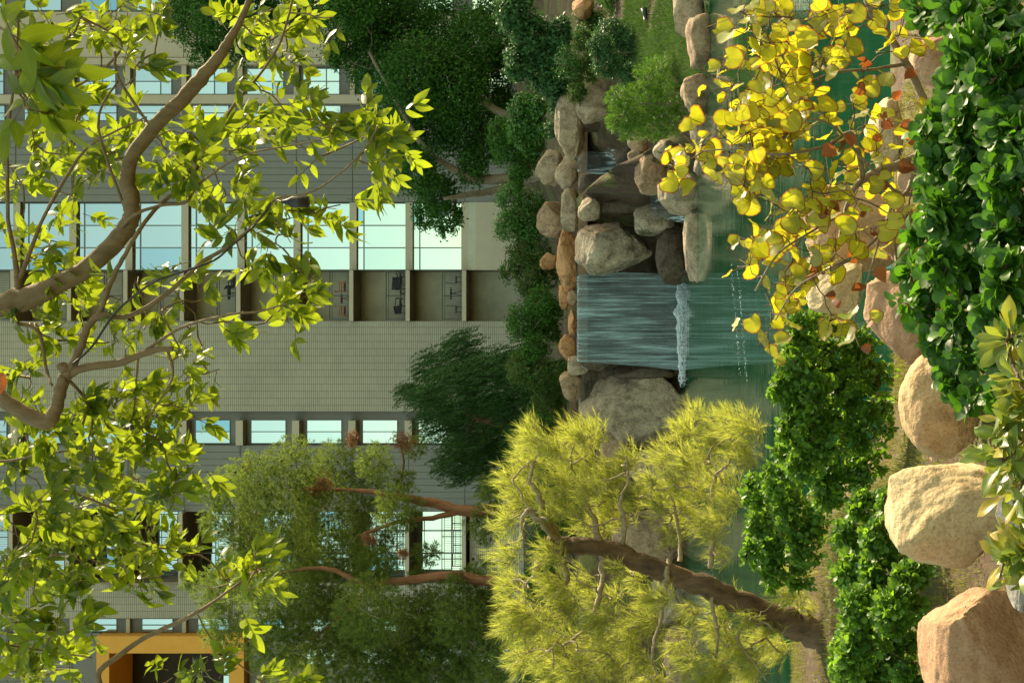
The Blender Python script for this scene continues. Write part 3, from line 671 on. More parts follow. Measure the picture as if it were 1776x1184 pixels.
for i in range(4200):
    yi = random.triangular(484, 672, 545); Y = 38.5 - abs(random.gauss(0, 0.3)) + 0.2 * noise.noise((yi * 0.05, 0, 0)) - (random.random() * 1.2 if random.random() < .12 else 0)
    hmax = max(0.03, 0.16 + 0.16 * noise.noise((yi * 0.06, 7, 0))) * (1 - 0.7 * abs(yi - 545) / 130)
    fp.append(P(XH, yi, Y)[:2] + (hmax * random.random() ** 1.5,)); fs_.append(random.uniform(0.008, 0.032))
iv, if_ = ico(1)
fb = (np.array([tuple(v) for v in iv], np.float32), np.array(if_), np.zeros((len(iv), 3), np.float32))
def blobs(name, pos, sc, mat, flat=0.6):
    v = fb[0].copy(); v[:, 2] *= flat; pos = np.array(pos); R = np.repeat(np.eye(3)[None], len(pos), 0)
    V, Fa, U = merge([(v, fb[1], fb[2])], pos, R, np.array(sc)); o = link(name, np_mesh(name, V, Fa, True), mat); return o
tag(blobs('foam', fp, fs_, M['foam']), kind='stuff')
bp = []; bs_ = []
for lnx, off in ((1268, 0), (1279, 6)):
    for i in range(90):
        t = random.random(); xi = lnx + 16 * t + random.gauss(0, 1.2); Y = EYE * F / (xi - XH)
        v = P(xi, 455 + 200 * t + off, Y); bp.append((v.x, v.y, 0.0)); bs_.append(random.uniform(0.004, 0.008))
tag(blobs('foam_bubbles', bp, bs_, M['foam'], 0.5), kind='stuff')

# foreground rocks
FG = [
 (1578, 1672, 66, 152, 5.4, 'rock_red', 'brown boulder in shade between the green shrub and the yellow leaves, nearest the photo edge', 71, 1, 5, .8),
 (1500, 1566, 170, 300, 7.0, 'rock_pale', 'pinkish boulder glimpsed through the yellow leaves above the pale branch', 72, 1, 5, .8),
 (1556, 1660, 258, 356, 5.9, 'rock_red', 'dark brown boulder behind the pale branch, low beside the green shrub', 73, 1, 5, .8),
 (1385, 1600, 325, 472, 7.6, 'rock_tan', 'broad sandy boulder under the yellow leaves with dry leaves on it', 74, .9, 6, .8),
 (1396, 1500, 455, 545, 7.2, 'rock_pale', 'pale wedge shaped boulder between the yellow leaves and the small leaved bush', 75, .9, 7, .7),
 (1500, 1650, 464, 642, 6.4, 'rock_red', 'big brown sloping boulder beside the round boulder, below the yellow leaves', 76, .9, 7, .7),
 (1558, 1700, 612, 797, 5.6, 'rock_tan', 'smooth round sandy boulder half under the green shrub', 77, .9, 1, .9),
 (1540, 1760, 803, 983, 5.0, 'rock_pale', 'pale sandy boulder with small cracks at its foot in the sunny foreground', 78, .95, 2, .78),
 (1604, 1830, 1014, 1240, 4.7, 'rock_red', 'angular reddish brown boulder with a bright top edge in the near corner', 83, .9, 9, .5),
 (1728, 1800, 850, 960, 4.3, 'rock_grey', 'flat grey slab at the bottom of the photo below the pale sandy boulder', 80, .9, 6, .6),
 (1742, 1810, 955, 1060, 4.2, 'rock_grey', 'weathered grey stone at the bottom between the pale and the angular boulders', 81, .9, 6, .6),
]
for (a, b_, c, d, Y, mt, lab, sd, dp, cu, bxp) in FG:
    rock(a, b_, c, d, Y, mt, lab, sd, dp, 6, cu, bxp, 0.8, 'boulders on the near bank', 'boulder', 0, 0.66 if bxp <= .6 or sd in (75, 76) else 0.78)

# ------------------------------------------------------------------ foliage helpers
def nearest_grow(nodes, targets, r_end, r_slope, wob=0.12, seg=4, sag=0.0):
    """joins every target to the nearest woody point; returns lines and the end direction of each"""
    nodes = [Vector(p) for p in nodes]; arr = np.array([tuple(p) for p in nodes]); lines = []; ends = {}
    T = np.array([tuple(t) for t in targets]); D = np.min(np.linalg.norm(T[:, None] - arr[None], axis=2), axis=1) if len(T) * len(arr) < 4e6 else np.linalg.norm(T - arr.mean(0), axis=1)
    for i in np.argsort(D):
        t = Vector(T[i]); d = np.linalg.norm(arr - T[i], axis=1); j = int(np.argmin(d)); a = Vector(arr[j]); L = float(d[j])
        if L < 1e-4: ends[int(i)] = Vector((0, 0, 1)); continue
        pts = []
        for k in range(seg + 1):
            f = k / seg; p = a.lerp(t, f) + noise.noise_vector(Vector((i * 1.7, f * 2.2, 3))) * L * wob * math.sin(f * math.pi) + Vector((0, 0, sag * L * math.sin(f * math.pi)))
            pts.append(p)
        rad = [r_end + r_slope * L * (1 - k / seg) for k in range(seg + 1)]
        lines.append((pts, rad)); arr = np.concatenate([arr, np.array([tuple(p) for p in pts[1:]])]); ends[int(i)] = (pts[-1] - pts[-2]).normalized()
    return lines, ends

def cloud_leaves(lobes, per, leaf, Y, depth, mode='leaf', gap=0.0, spread=1.0):
    """lobes: (xi, yi, r px); returns clump centres, and leaf arrays spread through each lobe in small clumps"""
    pos = []; nrm = []; cen = []
    for lb in lobes:
        xi, yi, r = lb[:3]; Yc = Y + (lb[3] if len(lb) > 3 else rng.uniform(-depth, depth)); R_ = r * Yc / F; c = np.array(P(xi, yi, Yc))
        n = max(3, int(per * (r / 40) ** 2)); cen.append(c)
        u_ = rand_dirs(n); rad = rng.uniform(0.35, 1.0, n) ** 0.6
        cl = c + u_ * (rad * R_)[:, None] * np.array([1, 0.8, 0.9])
        for q, d in zip(cl, u_):
            k = rng.integers(14, 30); off = rng.normal(size=(k, 3)) * np.array([0.13, 0.13, 0.10]) * R_ * spread * 1.3
            pos.append(q + off); nrm.append(np.repeat((d * 0.5 + np.array([0, -0.25, 0.55]))[None], k, 0) + rng.normal(size=(k, 3)) * 0.55)
    return np.concatenate(pos), unit(np.concatenate(nrm)), cen
def leafy(name, base, label, cat, lobes, Y, depth, per, leaf, mat, barkm, trunk=None, group=None, limb_r=0.05, droop=0.3, wid=None, foliage='crown', spread=1.0, nolimb=False, blanks=None):
    t = thing(name, base, label, cat, group); B = Vector(base)
    pos, nrm, cen = cloud_leaves(lobes, per, leaf, Y, depth, spread=spread)
    d = unit(np.cross(nrm, rand_dirs(len(pos))) + np.array([0, 0, -droop])); R = frames(d, nrm); sc = leaf * rng.uniform(0.6, 1.25, len(pos))
    V, Fa, U = merge(blanks or [CARD], pos, R, sc); fo = link(foliage, np_mesh(foliage, V - np.array(B), Fa, False, U), M[mat], t); fo['kind'] = 'stuff'
    lines = []
    if trunk:
        for tr in trunk: lines.append(pxline(tr, per=4, jit=0.3))
        nodes = [p for ln in lines for p in ln[0][1:]]
        for i, ln in enumerate(lines):
            link('trunk' if i == 0 else 'limb', tubes_mesh('trunk', [([p - B for p in ln[0]], ln[1])], 9), M[barkm], t)
    else: nodes = [B + Vector((0, 0, 0.1))]
    if not nolimb:
        tg = [Vector(c) for c in cen] + [Vector(p) for p in pos[rng.integers(0, len(pos), min(60, len(pos) // 30))]]
        gl, _ = nearest_grow(nodes, tg, 0.006 if Y > 20 else 0.003, limb_r * 0.3, 0.15)
        bo = link('branches', tubes_mesh('branches', [([p - B for p in a], r) for a, r in gl], 5), M[barkm], t); bo['kind'] = 'stuff'
    return t

M['bark_pale'] = barkmat('pale_brown_bark', (0.15, 0.098, 0.045), (0.29, 0.205, 0.11), 45, 0.7)
M['bark_pine'] = barkmat('orange_pine_bark', (0.20, 0.075, 0.03), (0.38, 0.17, 0.08), 9, 0.8)
M['bark_dark'] = barkmat('dark_furrowed_bark', (0.045, 0.025, 0.012), (0.26, 0.155, 0.08), 15, 1.0)
M['bark_twist'] = barkmat('grey_twisted_bark', (0.22, 0.16, 0.09), (0.45, 0.37, 0.25), 60, 0.6)
M['bark_grey'] = barkmat('grey_bark', (0.18, 0.14, 0.09), (0.33, 0.27, 0.19), 12, 0.5)
M['lf_ever'] = leafmat('dark_evergreen_leaf', (0.022, 0.08, 0.010), (0.065, 0.18, 0.02), (0.12, 0.30, 0.03), 0.35, 0.6, rib=0, spec=0.2)
M['lf_bright'] = leafmat('bright_green_leaf', (0.035, 0.12, 0.012), (0.08, 0.23, 0.02), (0.12, 0.3, 0.03), 0.35, 0.45, rib=0)
M['lf_shrub'] = leafmat('mid_green_shrub_leaf', (0.03, 0.085, 0.014), (0.08, 0.17, 0.028), (0.14, 0.28, 0.04), 0.3, 0.6, rib=0, spec=0.2, third=(0.14, 0.12, 0.02))
M['lf_blue'] = leafmat('blue_green_leaf', (0.03, 0.09, 0.022), (0.065, 0.16, 0.045), (0.1, 0.24, 0.05), 0.3, 0.55, rib=0, spec=0.25)
M['lf_weep'] = leafmat('weeping_green_leaf', (0.03, 0.085, 0.02), (0.075, 0.18, 0.04), (0.1, 0.22, 0.05), 0.3, 0.6, rib=0, spec=0.2)
M['lf_pine'] = leafmat('olive_pine_needle', (0.10, 0.15, 0.03), (0.20, 0.26, 0.055), (0.32, 0.42, 0.07), 0.45, 0.7, rib=0, spec=0.15)
M['lf_juniper'] = leafmat('green_juniper_needle', (0.06, 0.16, 0.01), (0.14, 0.28, 0.018), (0.2, 0.38, 0.03), 0.35, 0.5, rib=0)
M['lf_rust'] = leafmat('rusty_dead_needle', (0.22, 0.10, 0.04), (0.32, 0.16, 0.07), (0.3, 0.13, 0.05), 0.3, 0.7, rib=0)
M['cone'] = plain('dark_pine_cone', (0.06, 0.035, 0.02), 0.8)
def gp(yi, Y): X = (592 - yi) * Y / F; return Vector((X, Y, ground_z(X, Y)))
def px_of_ground(yi, Y):
    g_ = gp(yi, Y); return XH - (g_.z - EYE) * F / Y

# ------------------------------------------------------------------ trees in front of the hotel
def tr_base(yi, Y, d): return (px_of_ground(yi, Y) + 3, yi, d, Y)
b0 = gp(300, 54)
leafy('evergreen_tree', b0, 'broad dark evergreen tree with pale trunks in front of the grey siding', 'tree',
      [(600,60,55),(650,25,60),(700,50,70),(650,120,55),(720,130,70),(770,50,60),(780,150,70),(700,190,45),(740,230,55),(800,225,50),(720,300,45),(760,335,40),(775,378,32),(738,372,28),(820,80,60),(845,150,50),(610,10,50),(560,10,35),(585,95,25),(850,20,40),(690,250,32),(820,290,36),(850,250,36),(880,190,36),(880,90,40)],
      54, 2.2, 120, 0.125, 'lf_ever', 'bark_grey',
      [[tr_base(300, 54, 24), (850, 312, 18, 54), (800, 300, 14, 53.6), (740, 260, 10, 53), (690, 180, 8, 53), (640, 90, 5, 53)],
       [tr_base(305, 54, 18), (860, 330, 13, 53.8), (810, 338, 10, 53), (770, 345, 6, 52.5)], [tr_base(215, 54.5, 20), (860, 190, 14, 54), (780, 130, 10, 53.5), (700, 70, 7, 53)]], 'trees in front of the hotel', 0.03)
b0 = gp(-70, 58)
leafy('evergreen_tree', b0, 'tall evergreen whose dark crown enters near the top beside the beige wall', 'tree',
      [(330,40,45),(380,20,60),(400,80,40),(350,95,30),(440,20,50),(500,0,50),(430,-60,70),(350,-60,70),(550,-60,70),(620,-80,80),(700,-80,80),(310,10,25)],
      58, 1.5, 110, 0.13, 'lf_ever', 'bark_grey', [[tr_base(-70, 58, 26), (700, -75, 22, 58), (550, -70, 16, 58), (430, -50, 10, 58), (380, 10, 6, 58)]], 'trees in front of the hotel', 0.03)
# weeping tree: long narrow leaves hanging in strands
def strands(name, base, label, lobes, Y, depth, per, mat, barkm, trunk, leaf=0.13):
    t = thing(name, base, label, 'tree', 'trees in front of the hotel'); B = np.array(base)
    pos = []; dr = []; cen = []
    for (xi, yi, r) in lobes:
        Yc = Y + rng.uniform(-depth, depth); c = np.array(P(xi, yi, Yc)); cen.append(c); R_ = r * Yc / F
        for _ in range(int(per * (r / 40) ** 2)):
            st = c + rand_dirs(1)[0] * R_ * rng.uniform(0.3, 1) ** 0.6; L = rng.uniform(0.35, 0.9); n_ = int(L / 0.022); lean = np.array([rng.normal(0.35, 0.12), rng.normal(0, 0.15), 0])
            tt = np.linspace(0, 1, n_)[:, None]; pp = st + np.array([0, 0, 0.35 * L]) + lean * L * (1 - (1 - tt) ** 2) * 0.8 + np.array([0, 0, -L]) * tt ** 1.2
            pos.append(pp + rng.normal(size=(n_, 3)) * 0.015); dr.append(np.array([0.25, 0, -0.9]) + lean * 0.5 + rng.normal(size=(n_, 3)) * 0.35)
    pos = np.concatenate(pos); dr = unit(np.concatenate(dr)); R = frames(dr, rand_dirs(len(pos))); sc = leaf * rng.uniform(0.6, 1.2, len(pos))
    V, Fa, U = merge([CARD], pos, R, sc, np.full(len(pos), 0.36)); o = link('crown', np_mesh('crown', V - B, Fa, False, U), M[mat], t); o['kind'] = 'stuff'
    lines = [pxline(tr, per=4, jit=0.3) for tr in trunk]; nodes = [p for ln in lines for p in ln[0]]
    for i, ln in enumerate(lines): link('trunk' if i == 0 else 'limb', tubes_mesh('trunk', [([p - Vector(base) for p in ln[0]], ln[1])], 8), M[barkm], t)
    gl, _ = nearest_grow(nodes, [Vector(c) for c in cen], 0.008, 0.012, 0.15); o = link('branches', tubes_mesh('branches', [([p - Vector(base) for p in a], r) for a, r in gl], 5), M[barkm], t); o['kind'] = 'stuff'
b0 = gp(735, 48)
strands('weeping_tree', b0, 'dark feathery weeping tree in front of the tile wall', [(705,690,22),(745,640,32),(800,615,36),(780,690,55),(840,670,55),(830,750,60),(790,805,45),(860,815,50),(900,715,50),(930,675,40),(920,775,50),(880,640,38),(735,700,30),(755,745,35),(960,720,40),(960,800,40)], 48, 1.5, 170, 'lf_weep', 'bark_dark', [[tr_base(735, 48, 20), (900, 735, 15, 48), (840, 730, 10, 48), (770, 700, 5, 48)]])

def pine(name, base, label, lobes, Y, depth, per, trunk, rust=(), needle=0.11, tuft=11, mat='lf_pine', cones=90, wd=0.018, group='pines in front of the hotel', barkm='bark_pine', cat='pine tree', upb=0.5):
    t = thing(name, base, label, cat, group); B = np.array(base); tp = []; td = []; cen = []
    for (xi, yi, r) in lobes:
        Yc = Y + rng.uniform(-depth, depth); c = np.array(P(xi, yi, Yc)); cen.append(c); R_ = r * Yc / F; n_ = int(per * (r / 40) ** 2)
        u_ = rand_dirs(n_); q = c + u_ * (R_ * rng.uniform(0.1, 1.05, n_) ** 0.55)[:, None]; tp.append(q); td.append(u_ + np.array([0, 0, upb]) + rng.normal(size=(n_, 3)) * 0.35)
    tp = np.concatenate(tp); td = unit(np.concatenate(td)); n_ = len(tp)
    pos = np.repeat(tp, tuft, 0) + rng.normal(size=(n_ * tuft, 3)) * needle * 0.22; d = unit(np.repeat(td, tuft, 0) + rng.normal(size=(n_ * tuft, 3)) * 0.5)
    sc = needle * rng.uniform(0.7, 1.3, len(pos)); R = frames(d, rand_dirs(len(pos)))
    V, Fa, U = merge([NEEDLE], pos, R, sc, np.full(len(pos), wd / needle)); o = link('crown', np_mesh('crown', V - B, Fa, False, U), M[mat], t); o['kind'] = 'stuff'
    if rust:
        tp2 = np.concatenate([np.array(P(a, b_, Y - 0.6)) + rng.normal(size=(int(c_ * 5), 3)) * c_ * Y / F * 0.5 for a, b_, c_ in rust]); pos = np.repeat(tp2, tuft, 0) + rng.normal(size=(len(tp2) * tuft, 3)) * 0.03
        d = rand_dirs(len(pos)); V, Fa, U = merge([NEEDLE], pos, frames(d, rand_dirs(len(pos))), np.full(len(pos), needle), np.full(len(pos), wd / needle)); o = link('dead_needles', np_mesh('dead_needles', V - B, Fa, False, U), M['lf_rust'], t); o['kind'] = 'stuff'
    lines = [pxline(tr, per=4, jit=0.35) for tr in trunk]; nodes = [p for ln in lines for p in ln[0]]
    for i, ln in enumerate(lines): link('trunk' if i == 0 else 'limb', tubes_mesh('trunk', [([p - Vector(base) for p in ln[0]], ln[1])], 9), M[barkm], t)
    tg = [Vector(c) for c in cen] + [Vector(p) for p in tp[rng.integers(0, n_, min(170, n_ // 5))]]
    gl, _ = nearest_grow(nodes, tg, 0.007, 0.012, 0.2); o = link('branches', tubes_mesh('branches', [([p - Vector(base) for p in a], r) for a, r in gl], 5), M['bark_twist'] if barkm == 'bark_pine' else M[barkm], t); o['kind'] = 'stuff'
    if cones:
        cp = tp[rng.integers(0, n_, cones)]; v = fb[0].copy(); V, Fa, U = merge([(v, fb[1], fb[2])], cp, np.repeat(np.eye(3)[None], cones, 0), rng.uniform(0.03, 0.055, cones)); o = link('pine_cones', np_mesh('pine_cones', V - B, Fa, True), M['cone'], t); o['kind'] = 'stuff'
    return t
b0 = gp(872, 45)
pine('pine_tree', b0, 'loose olive pine with forked orange trunk in front of the grey siding', [(400,850,45),(440,830,50),(510,805,50),(585,805,45),(430,940,55),(500,900,60),(565,880,60),(640,850,50),(630,920,55),(520,960,60),(380,900,35),(690,880,45),(650,800,35),(845,905,40),(850,850,30),(720,775,22),(590,960,50),(450,870,40),(355,850,20),(740,960,26),(660,960,40),(700,830,22),(540,850,40),(480,950,40)], 45, 1.6, 420,
     [[tr_base(872, 45, 30), (870, 884, 24, 45), (800, 884, 20, 45), (745, 872, 17, 45), (690, 862, 13, 45), (620, 850, 8, 45), (500, 850, 4, 45)], [(800, 886, 13, 45), (750, 898, 9, 44.8), (690, 905, 7, 44.6), (620, 930, 5, 44.5)], [(690, 862, 6, 45), (700, 800, 4, 44.8), (690, 760, 3, 44.8)]], [(700, 765, 20), (610, 760, 12), (560, 840, 14), (430, 810, 9), (545, 850, 10)])
b0 = gp(1010, 43)
pine('pine_tree', b0, 'dense olive pine with many cones beside the ochre portal', [(380,1020,45),(390,1090,45),(480,1040,65),(560,1010,65),(560,1090,70),(640,1060,65),(690,1100,70),(650,990,45),(770,1060,60),(800,1120,70),(840,1010,45),(480,1120,55),(600,1150,60),(830,1180,60),(750,1180,60),(680,1180,60),(520,1170,50),(860,1080,60),(720,1000,18),(790,1010,18),(430,1000,45),(740,1110,50),(870,1150,50),(330,1010,18),(550,1230,60),(700,1240,70),(800,1080,50),(620,1110,50),(730,1060,40),(850,1060,40),(700,1150,50),(590,1060,40)], 43, 1.6, 420,
     [[tr_base(1010, 43, 28), (860, 1008, 20, 43), (770, 998, 16, 43), (690, 1008, 14, 43), (630, 1010, 11, 43), (560, 985, 8, 43), (450, 1000, 4, 43)], [(650, 1008, 8, 43), (600, 1060, 6, 43), (540, 1110, 4, 43)]], [(640, 935, 10), (700, 960, 8), (800, 1000, 8)])

# ------------------------------------------------------------------ bank shrubs
def shrub(label, lobes, Y, mat, per=60, leaf=0.07, depth=0.6, yi=None, name='shrub', cat='shrub', **kw):
    yy = yi if yi is not None else sum(l_[1] for l_ in lobes) / len(lobes); b_ = gp(yy, Y)
    return leafy(name, b_, label, cat, lobes, Y, depth, per * 2.2, leaf * 1.2, mat, 'bark_grey', None, 'shrubs on the far bank', 0.02, **kw)
shrub('light green shrub beside the pale trunks above the cascade', [(885,345,30),(905,380,32),(880,390,28),(925,350,22),(920,400,26)], 44, 'lf_bright', 70)
shrub('mid green shrub above the long orange boulder', [(930,440,28),(905,440,30),(950,480,24),(920,490,30),(885,470,22)], 44, 'lf_shrub', 70)
shrub('spreading green shrub above the waterfall lip', [(935,530,32),(905,560,34),(950,570,26),(925,605,30),(960,540,20)], 43, 'lf_ever', 80)
shrub('green shrub above the huge boulder', [(935,650,32),(905,640,30),(955,690,30),(970,640,20),(940,720,34)], 43, 'lf_shrub', 70)
shrub('bright green shrub under the evergreen near the pale boulder', [(905,190,26),(925,220,24),(900,225,26),(930,185,20),(915,250,18)], 42, 'lf_bright', 90, 0.09)
shrub('tall vine covered shrub with round hanging leaves near the photo edge', [(890,20,36),(920,60,36),(950,100,32),(935,130,30),(960,150,26),(900,110,30),(970,60,28),(980,190,20)], 38, 'lf_blue', 60, 0.10)
shrub('dark low shrub beside the grass on the far bank', [(1060,60,30),(1080,100,30),(1050,110,28),(1100,70,22),(1090,130,22),(1040,80,24)], 34.5, 'lf_blue', 110, 0.055)
shrub('yellowing shrub between the hanging vine and the dark low shrub', [(1010,70,24),(1020,120,24),(1000,160,20),(1030,40,22),(1015,20,22)], 36.5, 'lf_shrub', 90, 0.06)
shrub('green shrub filling the bank behind the juniper', [(985,110,26),(1060,0,26),(1120,0,22),(1080,-30,30)], 36, 'lf_bright', 80, 0.06)
shrub('dark bank shrub behind the crown of the leaning pine', [(960,800,36),(980,850,36),(930,870,36),(990,910,36),(950,940,40)], 43, 'lf_ever', 70)
shrub('broad dark shrub seen below the pines near the photo edge', [(940,1010,40),(980,1060,40),(930,1100,44),(990,1130,44),(950,1170,44),(1040,1100,44),(1060,1170,40),(1080,1040,36)], 41, 'lf_ever', 70)
shrub('dark green shrub at the foot of the pale evergreen trunks', [(880,260,30),(910,280,28),(895,310,24),(930,250,22),(870,230,28)], 43.5, 'lf_ever', 80)
shrub('small leafy shrub over the wide pale boulder of the upper cascade', [(955,225,16),(965,190,18),(990,150,20),(975,165,16)], 38.4, 'lf_blue', 90, 0.06, 0.2)
b0 = gp(185, 31)
pine('juniper_bush', b0, 'bright green needled juniper bush over the pool rocks', [(1080,200,28),(1070,170,22),(1110,180,36),(1130,130,30),(1150,170,34),(1130,215,32),(1160,215,26),(1150,110,18),(1095,225,22),(1175,190,18),(1065,215,15)], 31, 0.3, 330, [[tr_base(185, 31, 10), (1160, 180, 6, 31), (1110, 180, 4, 31)]], (), 0.09, 12, 'lf_juniper', 0, 0.012, 'shrubs on the far bank', 'bark_grey', 'juniper')
# small spotlight on the far bank
M['black'] = plain('black_metal', (0.02, 0.018, 0.016), 0.45)
lp = P(1136, 25, 33); g_ = gp(25, 33)
t = thing('spotlight', (lp.x, 33, g_.z), 'small dark spotlight stuck in the bank near the grass', 'spotlight')
hh = max(0.1, lp.z - g_.z)
link('stake', tubes_mesh('stake', [([(0, 0, -0.1), (0, 0, hh)], [0.015, 0.015])], 6), M['black'], t)
link('lamp_head', tubes_mesh('lamp_head', [([(-0.12, 0, hh + 0.04), (0.0, 0, hh + 0.05), (0.14, 0, hh + 0.08)], [0.045, 0.06, 0.075])], 10), M['black'], t)

# ------------------------------------------------------------------ grass
M['grass'] = leafmat('green_grass_blade', (0.03, 0.085, 0.012), (0.07, 0.15, 0.02), (0.12, 0.24, 0.03), 0.35, 0.5, rib=0)
M['drygrass'] = leafmat('yellow_green_grass_blade', (0.11, 0.13, 0.02), (0.24, 0.22, 0.045), (0.34, 0.34, 0.06), 0.4, 0.5, rib=0)
def grass(name, xs_, ys_, n_, h, mat, wd=0.008, cond=None):
    pos = np.stack([rng.uniform(*xs_, n_), rng.uniform(*ys_, n_), np.zeros(n_)], 1)
    keep = [i for i in range(n_) if (cond is None or cond(pos[i, 0], pos[i, 1]))]; pos = pos[keep]
    pos[:, 2] = [ground_z(x, y) - 0.01 for x, y, _ in pos]
    d = unit(rng.normal(size=(len(pos), 3)) * 0.35 + np.array([0, 0, 1])); sc = h * rng.uniform(0.5, 1.3, len(pos))
    V, Fa, U = merge([NEEDLE], pos, frames(d, rand_dirs(len(pos))), sc, np.full(len(pos), wd / h)); tag(link(name, np_mesh(name, V, Fa, False, U), M[mat]), kind='stuff')
grass('grass', (5.2, 9.5), (29.3, 35.5), 45000, 0.14, 'grass', 0.012, lambda x, y: noise.noise((x * .8, y * .8, 2)) > -0.25)
grass('grass', (-3.6, 1.4), (5.0, 14.0), 80000, 0.055, 'drygrass', 0.005, lambda x, y: y < near_shore(x) and noise.noise((x * 1.6, y * 1.6, 2)) > -0.3)

M['litter'] = leafmat('brown_leaf_litter', (0.07, 0.035, 0.015), (0.24, 0.12, 0.04), (0.3, 0.12, 0.03), 0.2, 0.7, rib=0)
pos = np.stack([rng.uniform(-2.6, 1.6, 2600), rng.uniform(3.6, 9.5, 2600), np.zeros(2600)], 1); pos[:, 2] = [ground_z(x, y) + 0.008 for x, y, _ in pos]
V, Fa, U = merge([CARD], pos, frames(rng.normal(size=pos.shape) * np.array([1, 1, 0.15]), np.array([0, 0, 1]) + rng.normal(size=pos.shape) * 0.25), rng.uniform(0.02, 0.05, len(pos)))
tag(link('fallen_leaves', np_mesh('fallen_leaves', V, Fa, False, U), M['litter']), kind='stuff')

# ------------------------------------------------------------------ leaning garden pine
M['lf_gold'] = leafmat('golden_pine_needle', (0.14, 0.185, 0.03), (0.38, 0.41, 0.075), (0.82, 0.88, 0.16), 0.56, 0.45, rib=0, tvar=0.5, third=(0.34, 0.27, 0.08))
bpn = gp(1124, 9.9); bpn.z -= 0.05
t = thing('leaning_pine', bpn, 'leaning garden pine with twisted grey branches and long golden needles', 'pine tree'); B = Vector(bpn)
trunk = pxline([(1490, 1128, 60, 9.9), (1450, 1114, 55, 9.9), (1400, 1093, 50, 9.9), (1330, 1063, 45, 9.85), (1260, 1034, 40, 9.8), (1190, 1006, 37, 9.8), (1120, 979, 34, 9.8), (1060, 955, 32, 9.8), (1010, 946, 28, 9.8), (970, 945, 30, 9.8), (950, 935, 22, 9.8)], per=6, jit=0.35)
link('trunk', tubes_mesh('trunk', [([p - B for p in trunk[0]], trunk[1])], 14), M['bark_dark'], t)
limbs = [
 [(970,940,26,9.8),(950,900,22,9.75),(935,860,16,9.7),(920,830,10,9.7),(930,790,6,9.7)], [(965,930,20,9.8),(940,905,16,9.6),(915,885,11,9.5),(905,905,7,9.5)], [(960,950,20,9.8),(930,985,16,9.7),(940,1020,12,9.7),(960,1030,9,9.7),(930,1070,6,9.6)],
 [(970,960,18,9.8),(985,1000,16,9.7),(965,1040,11,9.6),(950,1080,7,9.6)], [(1040,940,18,9.8),(1025,890,14,9.8),(1005,850,10,9.8),(990,800,7,9.8),(1000,760,4,9.8)], [(1080,945,14,9.8),(1082,900,12,9.7),(1075,870,8,9.7),(1090,830,6,9.7),(1085,790,4,9.7)],
 [(1045,955,18,9.8),(1045,1000,14,9.7),(1035,1050,12,9.6),(1015,1090,10,9.6),(990,1110,7,9.6),(975,1120,5,9.6)], [(1160,970,16,9.8),(1155,1010,13,9.7),(1150,1060,10,9.7),(1135,1110,8,9.6),(1130,1150,5,9.6)],
 [(1230,985,14,9.8),(1238,930,12,9.8),(1235,880,11,9.9),(1240,830,10,9.9),(1265,800,7,9.9),(1280,760,4,9.9)], [(1180,970,12,9.8),(1175,900,8,9.9),(1160,850,7,9.9),(1150,800,6,9.9),(1140,760,4,9.9)], [(1240,1000,12,9.8),(1235,1050,10,9.7),(1245,1100,8,9.6),(1240,1150,6,9.6),(1245,1190,4,9.6)],
 [(1320,1040,10,9.85),(1290,1080,8,9.7),(1280,1110,7,9.7),(1310,1150,6,9.6),(1330,1180,4,9.6)], [(1235,880,9,9.9),(1195,800,6,9.9),(1185,760,4,9.9)], [(1350,1060,8,9.85),(1370,1000,6,9.8),(1360,960,4,9.8)]]
nodes = []
for ln in limbs:
    pp, rr = pxline([(q[0] + max(0, (q[0] - 1100) * 0.0), q[1], q[2] * 0.72, q[3]) for q in ln], per=7, jit=1.0); nodes += pp[3:]
    link('limb', tubes_mesh('limb', [([p - B for p in pp], rr)], 8), M['bark_twist'], t)
tl = [(925,760,28),(920,800,30),(890,830,24),(905,860,26),(885,900,26),(880,960,24),(890,1010,26),(900,1060,30),(930,1090,30),(920,1130,30),(960,1120,34),(960,1160,34),(1000,1130,30),(1000,1170,34),(1000,760,30),(985,800,30),(1030,750,22),(1020,800,28),(960,780,24),(975,840,26),(1020,850,26),(1060,830,30),(1085,800,24),(1050,870,24),(1075,900,24),(1110,860,24),(1040,910,22),(1000,890,18),(1040,1080,28),(1050,1130,30),(1090,1090,26),(1100,1140,30),(1130,1080,24),(1145,1040,22),(1130,1180,30),(1150,790,22),(1180,750,22),(1210,730,26),(1260,730,26),(1290,740,30),(1240,770,30),(1190,800,26),(1210,850,26),(1250,830,26),(1290,790,26),(1270,870,24),(1240,910,24),(1180,880,24),(1150,850,18),(1165,930,14),(1250,960,16),(1260,1040,22),(1240,1090,26),(1270,1120,26),(1300,1150,28),(1250,1160,28),(1320,1110,20),(1370,1030,24),(1380,990,22),(1340,1090,16),(1400,1060,18),(1230,1190,26),(1060,1180,26),(950,900,14),(880,1090,20),(900,1150,20),(950,960,24),(960,1010,26),(980,1060,26),(1010,1010,22),(1030,1040,20),(940,870,20),(970,880,20),(1100,1000,18),(1120,1040,22),(1200,1060,20),(1180,1120,24),(1200,900,22),(1220,800,20),(1140,880,18),(1130,830,16),(1170,840,20),(1200,1150,22),(1060,1040,20),(1070,990,14),(1010,910,18),(1300,1075,18),(1350,1130,22),(1300,1190,26)]
tp = []; td = []
for (xi, yi, r) in tl:
    Yc = 9.75 + rng.uniform(-0.35, 0.35); c = np.array(P(xi, yi, Yc)); R_ = r * Yc / F
    for _ in range(int(70 * (r / 26) ** 2)):
        o_ = rand_dirs(1)[0]; tp.append(c + o_ * R_ * rng.uniform(0.2, 1.3))
        td.append(unit(np.array([0.45 if yi < 900 else (-0.15 if yi > 1040 else 0.15), 0, 0.75]) + o_ * 0.55 + rng.normal(size=3) * 0.25))
tp = np.array(tp); td = np.array(td)
